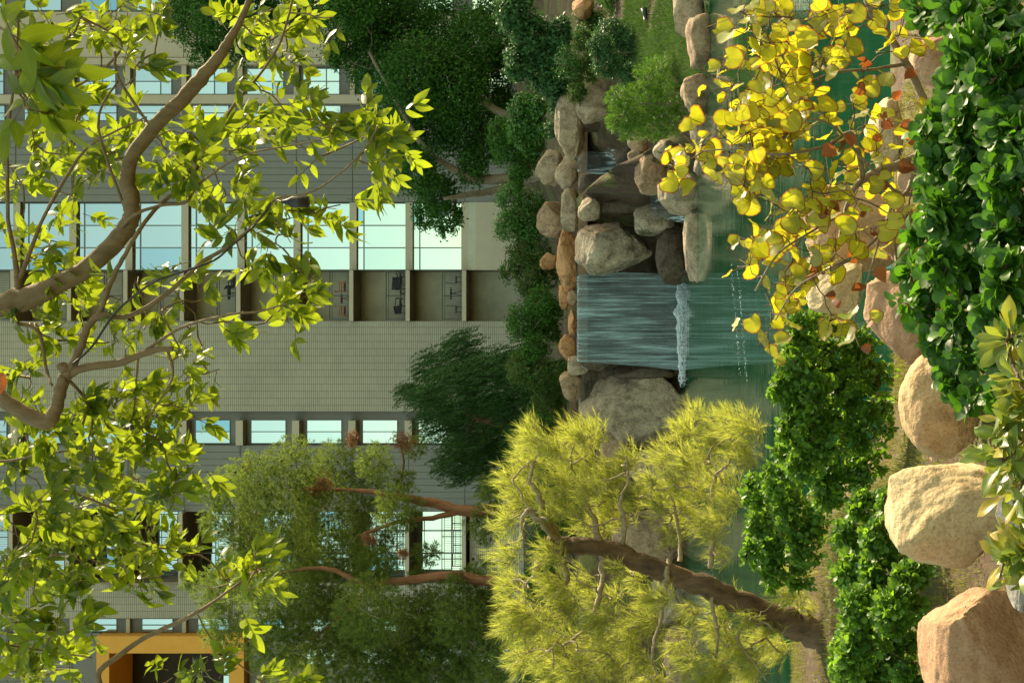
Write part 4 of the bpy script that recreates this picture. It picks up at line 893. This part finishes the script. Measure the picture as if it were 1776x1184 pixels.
lc = [P(a, b_, 9.72 + rng.uniform(-0.3, 0.2)) for a, b_, _ in tl]
gl, _ = nearest_grow(nodes, lc, 0.0055, 0.012, 0.42, 8)
o = link('branches', tubes_mesh('branches', [([p - B for p in a], r) for a, r in gl], 7), M['bark_twist'], t); o['kind'] = 'stuff'
nodes = nodes + [p for a, r in gl for p in a]
gl, ends = nearest_grow(nodes, [Vector(p) for p in tp], 0.0020, 0.016, 0.45, 5)
o = link('twigs', tubes_mesh('twigs', [([p - B for p in a], r) for a, r in gl], 5), M['bark_twist'], t); o['kind'] = 'stuff'
nn = 17; pos = np.repeat(tp, nn, 0); L = rng.uniform(0, 1, len(pos))[:, None] ** 0.8; dd = np.repeat(td, nn, 0); pos = pos + dd * (L - 0.6) * 0.11
d = unit(dd * 1.0 + rng.normal(size=pos.shape) * 0.26 + np.array([0, 0, -0.1])); sc = rng.uniform(0.05, 0.10, len(pos))
mid = pos + d * sc[:, None] * 0.5; tipd = unit(d + np.array([0, 0, -0.22]) + rng.normal(size=pos.shape) * 0.06)
R1 = frames(d, rand_dirs(len(pos)))
BENT = (np.array([(-0.5, 0, 0), (0.5, 0, 0), (0.4, 0.55, 0.02), (-0.4, 0.55, 0.02), (0, 1, 0.09)], np.float32), np.array([(0, 1, 2), (0, 2, 3), (3, 2, 4)]), np.zeros((5, 3), np.float32))
V, Fa, U = merge([BENT], pos, R1, sc, 0.0021 / sc)
o = link('needles', np_mesh('needles', V - np.array(B), Fa, False, U), M['lf_gold'], t); o['kind'] = 'stuff'

# ------------------------------------------------------------------ small leaved bushes on the near bank
M['lf_round'] = leafmat('glossy_dark_green_leaf', (0.025, 0.085, 0.008), (0.07, 0.17, 0.014), (0.17, 0.42, 0.02), 0.38, 0.4, rib=0.1, spec=0.4)
M['lf_small'] = leafmat('glossy_small_green_leaf', (0.045, 0.12, 0.012), (0.12, 0.24, 0.024), (0.36, 0.62, 0.04), 0.45, 0.45, rib=0.1, spec=0.35)
M['lf_rosette'] = leafmat('pale_green_rosette_leaf', (0.10, 0.17, 0.022), (0.20, 0.26, 0.035), (0.42, 0.48, 0.05), 0.4, 0.32, rib=0.3, third=(0.36, 0.27, 0.03))
obov = [blank(sh_obov, 6, 4, 0.14, 0.16, k) for k in range(4)]; obov_s = [blank(sh_obov, 5, 2, 0.16, 0.16, k) for k in range(4)]
oblan = [blank(sh_oblan, 6, 4, 0.25, 0.2, k) for k in range(4)]
lance = [blank(sh_lance, 6, 4, 0.22, 0.25, k) for k in range(6)]; lance_s = [blank(sh_lance, 5, 2, 0.25, 0.25, k) for k in range(6)]
hearts = [heart(k) for k in range(6)]
def rosettes(cen, axis, nl, leaf, tilt=(0.35, 1.0), radial=0.010):
    pos = []; d = []; up = []
    for c, a in zip(cen, axis):
        a = a / np.linalg.norm(a); e1 = unit(np.cross(a, np.array([0.3, 0.5, 0.81])))[None][0]; e2 = np.cross(a, e1); n_ = int(rng.integers(nl[0], nl[1] + 1)); ph = rng.uniform(0, 6.28)
        for k in range(n_):
            th = ph + 2.4 * k; q = rng.uniform(*tilt); rd = e1 * math.cos(th) + e2 * math.sin(th)
            dv = a * math.cos(q) + rd * math.sin(q); pos.append(c + a * (rng.uniform(-0.6, 0.1) * leaf) + rd * radial); d.append(dv); up.append(a * math.sin(q) - rd * math.cos(q) + rng.normal(size=3) * 0.15)
    return np.array(pos), np.array(d), np.array(up)
def bush(label, lobes, Y, leaf, per, mat, blanks, small, nl=(6, 9), name='bush', group='leafy bushes on the near bank', depth=0.25, base=None, single=300, cat='bush', tilt=(0.35, 1.0), Yslope=0.0, xref=0):
    yy = sum(q[1] for q in lobes) / len(lobes); b_ = base or gp(yy, Y)
    t = thing(name, b_, label, cat, group); cen = []; ax = []; lc = []
    for lb in lobes:
        xi, yi, r = lb[:3]; Yc = Y + (lb[0] - xref) * Yslope + rng.uniform(-depth, depth); c = np.array(P(xi, yi, Yc)); R_ = r * Yc / F; lc.append(c)
        for _ in range(int(per * (r / 40) ** 2)):
            o_ = rand_dirs(1)[0]; o_[2] = abs(o_[2]) if rng.random() < 0.6 else o_[2]; o_[1] = -abs(o_[1]) if rng.random() < 0.7 else o_[1]
            cen.append(c + o_ * R_ * rng.uniform(0.5, 1.08)); ax.append(o_ * 0.9 + np.array([0, -0.15, 0.65]) + rng.normal(size=3) * 0.3)
    cen = np.array(cen); ax = np.array(ax); pos, d, up = rosettes(cen, ax, nl, leaf, tilt); R = frames(d, up); sc = leaf * rng.uniform(0.5, 1.2, len(pos))
    put_leaves(t, 'leaf', blanks, small, pos, R, sc, M[mat], single)
    gl, _ = nearest_grow([Vector(b_) + Vector((0, 0, 0.02))], [Vector(c) for c in lc] + [Vector(c) for c in cen[::2]], 0.002, 0.012, 0.2, 3)
    o = link('stems', tubes_mesh('stems', [([p - Vector(b_) for p in a], r) for a, r in gl], 5), M['bark_dark'], t); o['kind'] = 'stuff'
    return t
bush('rounded bush of small glossy leaves at the pool edge below the yellow leaves', [(1400,570,34),(1440,560,34),(1390,620,38),(1440,620,44),(1490,600,34),(1370,670,34),(1420,680,46),(1480,670,44),(1520,650,34),(1390,740,40),(1440,750,46),(1500,740,44),(1400,800,36),(1450,820,44),(1500,810,36),(1365,780,26),(1440,860,30),(1530,710,24)], 7.6, 0.037, 105, 'lf_small', obov, obov_s)
bush('darker small leaved bush between the leaning pine and the round boulder', [(1320,850,34),(1360,830,36),(1330,910,38),(1380,890,40),(1350,960,36),(1400,950,36),(1390,1000,26),(1310,960,24),(1340,1000,24),(1420,900,24)], 8.6, 0.037, 105, 'lf_small', obov, obov_s)
bush('low small leaved bush at the foot of the pine beside the pale boulder', [(1500,880,30),(1480,930,36),(1530,930,36),(1480,990,36),(1530,990,40),(1580,1000,32),(1500,1050,42),(1560,1060,42),(1500,1110,42),(1560,1120,40),(1520,1170,42),(1580,1170,30),(1480,1150,30),(1545,870,20),(1600,985,18),(1480,1100,28),(1472,1155,34),(1488,1060,24),(1465,1125,22)], 6.6, 0.037, 105, 'lf_small', obov, obov_s, Yslope=-0.004, xref=1520)
# round leaved shrub, near
b0 = gp(300, 3.0)
bush('large glossy shrub of round dark green leaves in the near foreground', [(1610,15,28),(1650,35,30),(1680,20,44),(1690,90,44),(1740,40,50),(1740,130,50),(1670,150,34),(1640,220,38),(1610,240,22),(1690,220,46),(1750,220,50),(1650,290,40),(1620,330,30),(1700,300,46),(1760,310,50),(1650,370,44),(1610,410,34),(1700,390,46),(1760,400,50),(1640,450,44),(1590,470,24),(1700,470,46),(1760,480,46),(1620,530,40),(1570,525,18),(1680,550,46),(1740,550,46),(1640,600,34),(1690,620,38),(1660,660,26),(1690,690,24),(1740,620,36),(1800,100,60),(1810,250,60),(1810,400,60),(1800,520,50),(1740,690,24)], 3.05, 0.036, 19, 'lf_round', obov, obov_s, (6, 9), 'shrub', None, 0.12, b0, 300, 'shrub', (0.4, 1.15), -0.0022, 1650)
b0 = gp(800, 2.1)
bush('pale green shrub with leaf rosettes at the bottom edge of the photo', [(1745,590,20),(1765,650,24),(1750,560,10),(1720,770,18),(1755,720,22),(1700,800,12),(1740,800,20),(1765,850,20),(1770,770,24),(1750,960,18),(1735,1000,10),(1775,930,20),(1775,1000,16),(1790,700,40),(1800,820,40),(1800,960,40)], 2.25, 0.052, 8, 'lf_rosette', oblan, oblan, (8, 11), 'shrub', None, 0.05, b0, 300, 'shrub', (0.5, 1.25))

# ------------------------------------------------------------------ yellow leaved tree
M['lf_yellow'] = leafmat('yellow_autumn_leaf', (0.22, 0.25, 0.02), (0.40, 0.37, 0.03), (0.64, 0.64, 0.02), 0.5, 0.45, rim=(0.20, 0.06, 0.012), rib=0.22, tvar=0.15, third=(0.16, 0.21, 0.07))
M['lf_dry'] = leafmat('dry_orange_leaf', (0.16, 0.06, 0.02), (0.30, 0.12, 0.035), (0.55, 0.17, 0.03), 0.4, 0.6, rib=0.1)
b0 = gp(262, 4.35); b0.z -= 0.04
t = thing('yellow_tree', b0, 'small autumn tree with heart shaped yellow leaves beside the pool', 'tree'); B = Vector(b0)
mains = [
 [(px_of_ground(262, 4.35) + 10, 262, 24, 4.35), (1640, 264, 22, 4.3), (1590, 276, 19, 4.25), (1530, 295, 16, 4.2), (1497, 312, 13, 4.15), (1480, 330, 9, 4.1), (1465, 370, 7, 4.1), (1455, 420, 5, 4.0)],
 [(1497, 312, 10, 4.15), (1490, 270, 9, 4.1), (1475, 230, 7, 4.1), (1440, 250, 7, 4.0), (1395, 262, 6, 3.95), (1340, 268, 4.5, 3.9), (1285, 258, 3, 3.9), (1220, 262, 2.5, 3.9)],
 [(1640, 264, 16, 4.3), (1600, 170, 15, 4.3), (1572, 110, 14, 4.3), (1540, 60, 13, 4.25), (1512, 25, 12, 4.2), (1495, -30, 9, 4.2)],
 [(1572, 110, 8, 4.3), (1520, 120, 6, 4.2), (1450, 125, 5, 4.1), (1400, 140, 4, 4.0), (1340, 110, 3, 4.0)], [(1540, 60, 7, 4.25), (1480, 20, 6, 4.1), (1420, 45, 5, 4.0), (1395, 110, 4, 3.9), (1320, 60, 3, 3.9)],
 [(1600, 330, 9, 4.25), (1560, 335, 7, 4.2), (1500, 280, 6, 4.1), (1440, 215, 4, 4.0), (1370, 205, 3, 4.0)], [(1590, 276, 10, 4.25), (1575, 330, 8, 4.2), (1550, 350, 7, 4.1), (1530, 400, 6, 4.0), (1490, 440, 5, 3.9), (1440, 470, 4, 3.8)],
 [(1550, 350, 6, 4.1), (1551, 420, 5, 4.1), (1557, 480, 4, 4.0)], [(1465, 370, 5, 4.1), (1410, 400, 4, 4.0), (1350, 440, 3.5, 3.9), (1310, 505, 5, 3.9)], [(1490, 440, 4, 3.9), (1430, 470, 3, 3.8), (1380, 500, 3, 3.8), (1345, 555, 2.5, 3.8)],
 [(1530, 400, 4, 4.0), (1500, 500, 3, 4.0), (1480, 560, 2.5, 4.0), (1490, 600, 2, 4.0)]]
nodes = []
for i, ln in enumerate(mains):
    pp, rr = pxline(ln, per=5, jit=0.4); nodes += pp[2:]
    link('trunk' if i == 0 else 'limb', tubes_mesh('limb', [([p - B for p in pp], rr)], 9), M['bark_grey'], t)
yl = [(1290,25,5),(1312,55,6),(1340,20,5),(1335,75,4),(1370,30,5),(1400,60,6),(1420,30,6),(1450,40,5),(1385,100,5),(1430,95,5),(1470,65,5),(1282,115,4),(1270,150,4),(1312,135,5),(1340,155,6),(1302,185,5),(1275,195,4),(1350,195,6),(1390,170,6),(1420,150,5),(1330,225,6),(1295,230,5),(1370,230,6),(1245,225,4),(1210,262,4),(1168,288,3),(1160,272,2),(1190,260,2),(1265,262,5),(1300,272,5),(1335,285,5),(1272,300,4),(1290,322,3),(1350,270,5),(1400,290,5),(1430,260,5),(1460,230,5),(1480,180,5),(1510,150,5),(1540,90,4),(1560,60,4),(1570,20,4),(1590,60,3),(1500,220,5),(1540,200,4),(1560,260,4),(1520,260,5),(1410,332,5),(1440,320,5),(1490,345,5),(1400,395,5),(1352,360,5),(1335,400,4),(1312,420,3),(1345,440,5),(1380,430,5),(1300,460,3),(1362,490,4),(1370,522,3),(1342,540,3),(1332,575,2),(1440,370,5),(1480,400,5),(1520,420,4),(1550,450,3),(1450,440,4),(1442,545,4),(1462,562,3),(1430,200,4),(1530,330,4),(1570,380,3),(1480,20,5),(1530,10,5),(1350,120,5),(1385,355,4),(1420,450,4),(1470,290,5),(1450,350,4),(1500,300,4),(1320,330,3),(1590,310,2)]
pos = []; d = []; up = []; size = []; tgt = []
for (xi, yi, n_) in yl:
    Yc = rng.uniform(3.7, 4.35); c = np.array(P(xi, yi, Yc)); tgt.append(Vector(c))
    for _ in range(int(n_ * 1.7) + 1 if xi < 1390 else n_):
        q = c + rng.normal(size=3) * np.array([0.034, 0.06, 0.034]); pos.append(q); dv = unit(rng.normal(size=3) * 0.6 + np.array([-0.25, -0.15, -0.65])); d.append(dv)
        up.append(unit(np.array([0.35, -0.55, 0.55]) + rng.normal(size=3) * 0.6)); size.append(rng.uniform(0.034, 0.072))
pos = np.array(pos); d = np.array(d); R = frames(d, np.array(up)); sc = np.array(size)
gl, _ = nearest_grow(nodes, tgt, 0.0015, 0.006, 0.25, 5); lines = [([p - B for p in a], r) for a, r in gl]
for q, dv, s_ in zip(pos, d, sc): # leaf stalks
    j = min(range(len(tgt)), key=lambda k: (tgt[k] - Vector(q)).length_squared); lines.append(([tgt[j] - B, Vector(q) - B - Vector((0, 0, -0.01)), Vector(q) + Vector(dv) * s_ * 0.1 - B], [0.0011, 0.001, 0.0008]))
o = link('twigs', tubes_mesh('twigs', lines, 4), M['bark_dark'], t); o['kind'] = 'stuff'
put_leaves(t, 'leaf', hearts, hearts, pos, R, sc, M['lf_yellow'], 300)
dp_ = [(1570,15),(1575,110),(1500,110),(1530,200),(1540,210),(1555,215),(1460,265),(1455,250),(1560,270),(1540,230),(1490,120),(1395,470),(1450,500),(1475,490),(1500,500),(1440,520),(1520,560),(1490,598),(1505,470),(1440,410),(1420,380),(1510,410),(1550,390),(1470,430),(1430,350),(1525,250),(1480,260),(1550,180),(1500,170),(1385,190),(1420,470),(1570,240),(1545,330),(1490,380)]
pd = np.array([P(a, b_, rng.uniform(3.7, 4.2)) for a, b_ in dp_]); Rd = frames(unit(rng.normal(size=(len(pd), 3)) + np.array([0, 0, -0.8])), rand_dirs(len(pd))); sd_ = rng.uniform(0.03, 0.055, len(pd))
curled = [(b_[0] * np.array([0.55, 1, 1]) + np.stack([0 * b_[0][:, 0], 0 * b_[0][:, 0], 2.2 * b_[0][:, 0] ** 2 + 0.6 * (b_[0][:, 1] - 0.4) ** 2], 1), b_[1], b_[2]) for b_ in hearts]
put_leaves(t, 'dry_leaf', curled, curled, pd, Rd, sd_, M['lf_dry'], 300)

# ------------------------------------------------------------------ overhanging tree
M['lf_top'] = leafmat('backlit_green_leaf', (0.035, 0.085, 0.010), (0.10, 0.17, 0.018), (0.38, 0.48, 0.018), 0.5, 0.33, rib=0.3, tvar=0.15, spec=0.3)
b0 = gp(1500, 4.8); b0.z -= 0.05
t = thing('overhanging_tree', b0, 'leafy tree whose branches hang into the top of the view with backlit green leaves', 'tree'); B = Vector(b0)
D = 3.9
mains = [
 [(px_of_ground(1500, 4.8) + 20, 1500, 110, 4.8), (1200, 1500, 95, 4.8), (700, 1490, 88, 4.75), (300, 1470, 82, 4.7), (0, 1400, 78, 4.5), (-200, 1200, 72, 4.3), (-260, 950, 68, 4.1), (-200, 700, 64, D), (-100, 580, 60, D), (0, 530, 54, D), (60, 513, 48, D), (130, 478, 45, D), (190, 430, 42, D), (226, 385, 40, D), (226, 345, 35, D), (221, 305, 34, D), (235, 262, 34, D), (265, 225, 34, D), (302, 186, 34, D), (340, 146, 33, D), (376, 104, 28, D), (398, 68, 20, D), (425, 20, 15, D), (445, -40, 11, D)],
 [(-100, 590, 44, D), (-40, 640, 36, 3.85), (0, 688, 34, 3.8), (40, 716, 38, 3.8), (82, 733, 38, 3.8), (98, 700, 32, 3.8), (110, 660, 30, 3.8), (118, 645, 26, 3.8), (105, 632, 24, 3.8)],
 [(115, 650, 20, 3.8), (150, 637, 18, 3.8), (200, 630, 17, 3.8), (240, 617, 16, 3.8), (275, 606, 15, 3.8), (300, 605, 12, 3.8)],
 [(240, 617, 9, 3.8), (290, 582, 7, 3.8), (330, 562, 7, 3.75), (400, 545, 6, 3.7), (450, 540, 5, 3.7), (500, 525, 3, 3.7)],
 [(120, 645, 20, 3.8), (138, 605, 20, 3.8), (150, 572, 18, 3.8), (172, 547, 17, 3.8), (215, 550, 12, 3.8), (260, 530, 12, 3.8), (300, 500, 11, 3.8), (350, 455, 10, 3.8), (400, 425, 9, 3.8), (450, 380, 7, 3.8), (480, 345, 5.5, 3.8), (535, 335, 4.5, 3.8), (580, 308, 4, 3.8), (630, 262, 4, 3.8), (655, 220, 3, 3.8)],
 [(172, 547, 13, 3.8), (192, 490, 12, 3.8), (212, 450, 11, 3.8), (240, 402, 10, 3.8), (270, 362, 9, 3.85), (325, 312, 9, 3.9), (360, 260, 8, 3.9), (400, 190, 7, 3.9), (450, 130, 6, 3.9), (485, 75, 6, 3.9), (505, 10, 5, 3.9), (515, -40, 4, 3.9)],
 [(200, 410, 10, D), (230, 375, 8, 3.85), (280, 356, 7, 3.85), (322, 351, 7, 3.85), (345, 320, 6, 3.85), (400, 280, 5, 3.8), (450, 262, 4, 3.8), (520, 250, 3, 3.8), (580, 235, 3, 3.8)],
 [(32, 505, 16, D), (25, 440, 11, D), (14, 380, 9, D), (13, 300, 8, D), (13, 230, 7, D), (25, 140, 6, D), (32, 40, 5, D)], [(32, 490, 12, D), (72, 385, 8, D), (112, 312, 8, D), (150, 258, 6, D), (200, 228, 5, D), (255, 203, 4, D)],
 [(-260, 1000, 30, 4.1), (-120, 920, 18, 4.1), (0, 888, 14, 4.1), (60, 866, 13, 4.1), (105, 850, 10, 4.1), (150, 862, 6, 4.1), (200, 885, 4, 4.1)],
 [(500, 1478, 30, 4.72), (300, 1300, 18, 4.5), (200, 1215, 13, 4.3), (170, 1170, 12, 4.2), (210, 1133, 12, 4.2), (255, 1103, 11, 4.2), (305, 1080, 10, 4.15), (340, 1062, 9, 4.1), (375, 1040, 7, 4.1), (425, 1003, 5, 4.1), (445, 990, 4, 4.1)],
 [(343, 1065, 4, 4.1), (370, 1110, 3.5, 4.1), (440, 1172, 3, 4.1), (470, 1190, 3, 4.1)], [(-120, 1000, 10, 4.3), (0, 990, 6, 4.3), (120, 960, 5, 4.2), (200, 990, 4.5, 4.2), (240, 1002, 4, 4.2), (280, 1000, 3, 4.2)],
 [(-60, 1110, 7, 4.3), (0, 1116, 5, 4.3), (80, 1128, 4.5, 4.3), (160, 1140, 3.5, 4.3)], [(140, 30, 6, D), (210, 72, 6, 3.95), (180, 120, 6, 3.95), (120, 158, 5, 3.9), (60, 200, 4, 3.9)], [(265, 225, 7, D), (205, 135, 7, 3.9), (195, 80, 6, 3.9), (140, 30, 5, 3.9)], [(226, 385, 8, D), (170, 220, 6, 3.9), (205, 140, 5, 3.9)],
 [(30, 560, 9, D), (66, 575, 8, D), (80, 640, 8, 3.85), (90, 668, 6, 3.8)], [(290, 606, 8, 3.8), (300, 650, 6, 3.85), (280, 690, 5, 3.9), (245, 740, 4, 4.0)], [(240, 617, 6, 3.8), (235, 670, 5, 3.9), (230, 720, 4, 4.0), (200, 780, 4, 4.1)], [(120, 660, 9, 3.8), (150, 700, 7, 3.9), (140, 760, 6, 4.0), (160, 820, 5, 4.1)], [(-150, 800, 9, 4.1), (0, 800, 7, 4.1), (60, 790, 5, 4.1), (130, 780, 4, 4.1)]]
nodes = []
for i, ln in enumerate(mains):
    pp, rr = pxline([(q[0], q[1], q[2] * 0.76, q[3]) for q in ln], per=5, jit=0.3); nodes += pp[3:] if i else pp[40:]
    link('trunk' if i == 0 else 'limb', tubes_mesh('limb', [([p - B for p in pp], rr)], 12 if i < 3 else 8), M['bark_pale'], t)
cl = [(40,60,4),(30,130,4),(100,80,3),(90,40,3),(170,60,4),(230,60,4),(240,110,3),(290,25,4),(200,30,3),(160,150,3),(140,190,4),(120,230,3),(60,250,2),(40,320,4),(90,300,4),(30,400,3),(130,350,3),(160,300,4),(200,270,4),(240,260,4),(290,260,5),(330,230,4),(250,210,3),(300,280,4),(370,240,4),(350,290,4),(400,270,4),(390,330,4),(430,350,3),(480,390,3),(500,365,3),(440,400,3),(380,380,2),(560,370,2),(590,355,2),(430,220,4),(470,230,4),(500,200,3),(540,210,4),(580,225,4),(620,205,3),(660,220,5),(690,212,4),(670,260,3),(650,300,3),(700,238,2),(560,270,2),(400,60,3),(440,30,4),(500,30,4),(540,20,3),(470,70,4),(450,110,3),(490,100,3),(420,140,2),(580,30,1),
 (120,470,4),(100,420,3),(60,450,2),(140,520,3),(60,560,4),(90,590,4),(60,630,3),(40,680,3),(130,560,2),(210,520,2),(240,480,2),(200,590,3),(250,570,2),(300,500,3),(280,540,2),(330,470,2),(350,520,2),(370,560,2),(350,600,2),(380,640,2),(330,650,2),(290,640,1),(310,600,1),(460,560,2),(480,500,3),(520,510,4),(540,490,2),(500,560,3),(440,470,1),(490,430,3),
 (60,740,4),(110,760,4),(160,720,4),(200,700,3),(250,720,4),(280,710,3),(320,710,2),(220,760,4),(280,770,4),(320,800,3),(160,800,4),(100,810,4),(40,820,4),(240,830,4),(300,850,3),(335,830,1),(60,880,4),(120,890,4),(170,870,4),(200,890,3),(30,930,4),(90,940,4),(150,930,4),(190,940,3),(240,930,3),(280,950,3),(310,960,2),(250,980,3),(230,1010,3),(100,990,4),(140,990,3),(60,990,4),(20,1000,4),(120,1040,2),(60,1060,3),(20,1080,4),(100,1100,3),(150,1080,1),(40,1130,4),(90,1140,3),(20,1170,4),(60,1170,4),(120,1160,2),(300,1174,2),(430,980,3),(465,990,2),(400,1010,2),(440,1030,2),(460,1172,2),(500,1178,1),(380,1176,2),(330,960,1)]
pos = []; d = []; up = []; size = []; tgt = []; stalks = []
def spray(c, ax, big):
    """one compound leaf: a stalk with leaflets in pairs and one at the tip"""
    npair = int(rng.integers(2, 4)); side = unit(np.cross(ax, np.array([0, -0.8, 0.6]) + rng.normal(size=3) * 0.4)); nr = unit(np.cross(side, ax)); L = 0.075 * big
    stalks.append((Vector(c), Vector(c + ax * L), 0.0012)); items = [(1.0, ax)]
    for k in range(npair):
        f = 0.35 + 0.5 * k / max(1, npair - 1) if npair > 1 else .6
        for sg in (-1, 1): items.append((f, unit(ax * 0.75 + side * sg * rng.uniform(0.6, 1.0) + rng.normal(size=3) * 0.12)))
    for f, dv in items:
        pos.append(c + ax * L * f); d.append(unit(dv + np.array([0, 0, -0.22]) + rng.normal(size=3) * 0.18)); up.append(nr + rng.normal(size=3) * 0.45); size.append(big * rng.uniform(0.036, 0.070))
for (xi, yi, n_) in cl:
    Yc = rng.uniform(3.8, 4.5) if yi < 680 else rng.uniform(3.8, 4.7)
    big = 1.0 if yi < 700 else 0.95
    c = np.array(P(xi, yi, Yc)); tgt.append(Vector(c))
    for _ in range(max(1, int(round(n_ * (1.2 if yi < 690 else 2.2))))): spray(c + rng.normal(size=3) * 0.018, unit(rng.normal(size=3) * np.array([0.8, 0.5, 0.8]) + np.array([0.1, -0.1, 0.0])), big)
for _ in range(150):                     # the crown goes on above the frame and shades the leaves under it
    xi = rng.uniform(-520, -40); yi = rng.uniform(-420, 1150); Yc = rng.uniform(3.9, 4.8) if yi < 200 else rng.uniform(4.2, 6.0)
    c = np.array(P(xi, yi, Yc)); tgt.append(Vector(c))
    for _ in range(5): spray(c + rng.normal(size=3) * 0.03, unit(rng.normal(size=3) * np.array([0.8, 0.5, 0.8]) + np.array([0.1, -0.1, 0.0])), 1.1)
c2 = np.array(P(40, 140, 2.5)) + np.array(sdir) * 2.1  # unseen leaf mass added towards the sun to shade the near leaves
for _ in range(70): c3 = c2 + rng.normal(size=3) * 0.22; tgt.append(Vector(c3)); spray(c3, unit(rng.normal(size=3)), 1.5); spray(c3, unit(rng.normal(size=3)), 1.5)
for (xi, yi, Yc) in [(40,110,2.5),(50,190,2.5),(20,60,2.4),(30,160,2.55),(60,150,2.6)]:
    c = np.array(P(xi, yi, Yc)); tgt.append(Vector(c))
    for _ in range(2): spray(c, unit(rng.normal(size=3) + np.array([0.0, 0, -0.6])), 1.15)
    for q_ in (0.75, 1.0, 1.25, 1.5):  # extra out-of-view clumps added along the sun direction to darken these sprays
        c2 = c + np.array(sdir) * q_
        if XH - (c2[2] - EYE) * F / c2[1] < -60 or 592 - c2[0] * F / c2[1] < -60:
            tgt.append(Vector(c2))
            for _ in range(16): spray(c2 + rng.normal(size=3) * 0.11, unit(rng.normal(size=3)), 1.2)
pos = np.array(pos); R = frames(np.array(d), np.array(up)); sc = np.array(size)
gl, _ = nearest_grow(nodes, tgt, 0.0018, 0.007, 0.25, 5)
o = link('twigs', tubes_mesh('twigs', [([p - B for p in a], r) for a, r in gl] + [([a - B, b_ - B], [r, r * .7]) for a, b_, r in stalks], 5), M['bark_pale'], t); o['kind'] = 'stuff'
put_leaves(t, 'leaf', lance, lance_s, pos, R, sc, M['lf_top'], 300)
p_ = P(20, 650, 3.6); dl = np_mesh('dry_leaf', lance[1][0] * np.array([1.4, 1, 1]), lance[1][1], True, lance[1][2]); o = link('dry_leaf', dl, M['lf_dry'], t); o.matrix_basis = Matrix.Translation(P(6, 648, 3.62) - B) @ Matrix.Rotation(2.2, 4, 'Y') @ Matrix.Rotation(-1.3, 4, 'X') @ Matrix.Scale(0.085, 4)
# lamp hung in the tree
lt = P(500, 350, 3.68); t = thing('hanging_lamp', lt, 'small black bell shaped lamp hanging from a leafy branch', 'lamp')
k_ = 3.75 / F
v, f = tube_np([Vector((0, 0, 12 * k_)), Vector((0, 0, 10 * k_)), Vector((0, 0, 2 * k_)), Vector((0, 0, -6 * k_)), Vector((0, 0, -34 * k_)), Vector((0, 0, -35 * k_)), Vector((0, 0, -30 * k_))], [2 * k_, 3 * k_, 5 * k_, 9.5 * k_, 9.8 * k_, 8.8 * k_, 7 * k_], 20)
me = bpy.data.meshes.new('lamp_shade'); me.from_pydata([tuple(q) for q in v], [], [tuple(dict.fromkeys(q)) for q in f]); me.polygons.foreach_set('use_smooth', [True] * len(me.polygons)); link('lamp_shade', me, M['black'], t)
link('lamp_hook', tubes_mesh('lamp_hook', [([(0, 0, 10 * k_), (0.005, 0.01, 20 * k_), (0.0, 0.05, 30 * k_)], [0.002, 0.002, 0.002])], 6), M['black'], t)
cb = pxline([(470, 352, 3, 3.76), (440, 392, 3.5, 3.78), (400, 428, 3.5, 3.77), (370, 452, 4, 3.76), (320, 470, 4, 3.74), (270, 488, 4, 3.74), (230, 515, 4, 3.75), (195, 548, 4, 3.76), (160, 600, 4, 3.77), (125, 632, 4, 3.77)], per=6, jit=0)
tag(link('lamp_cable', tubes_mesh('lamp_cable', [cb], 6), M['black']), 'thin black cable running along the branch down to the hanging lamp', 'cable')
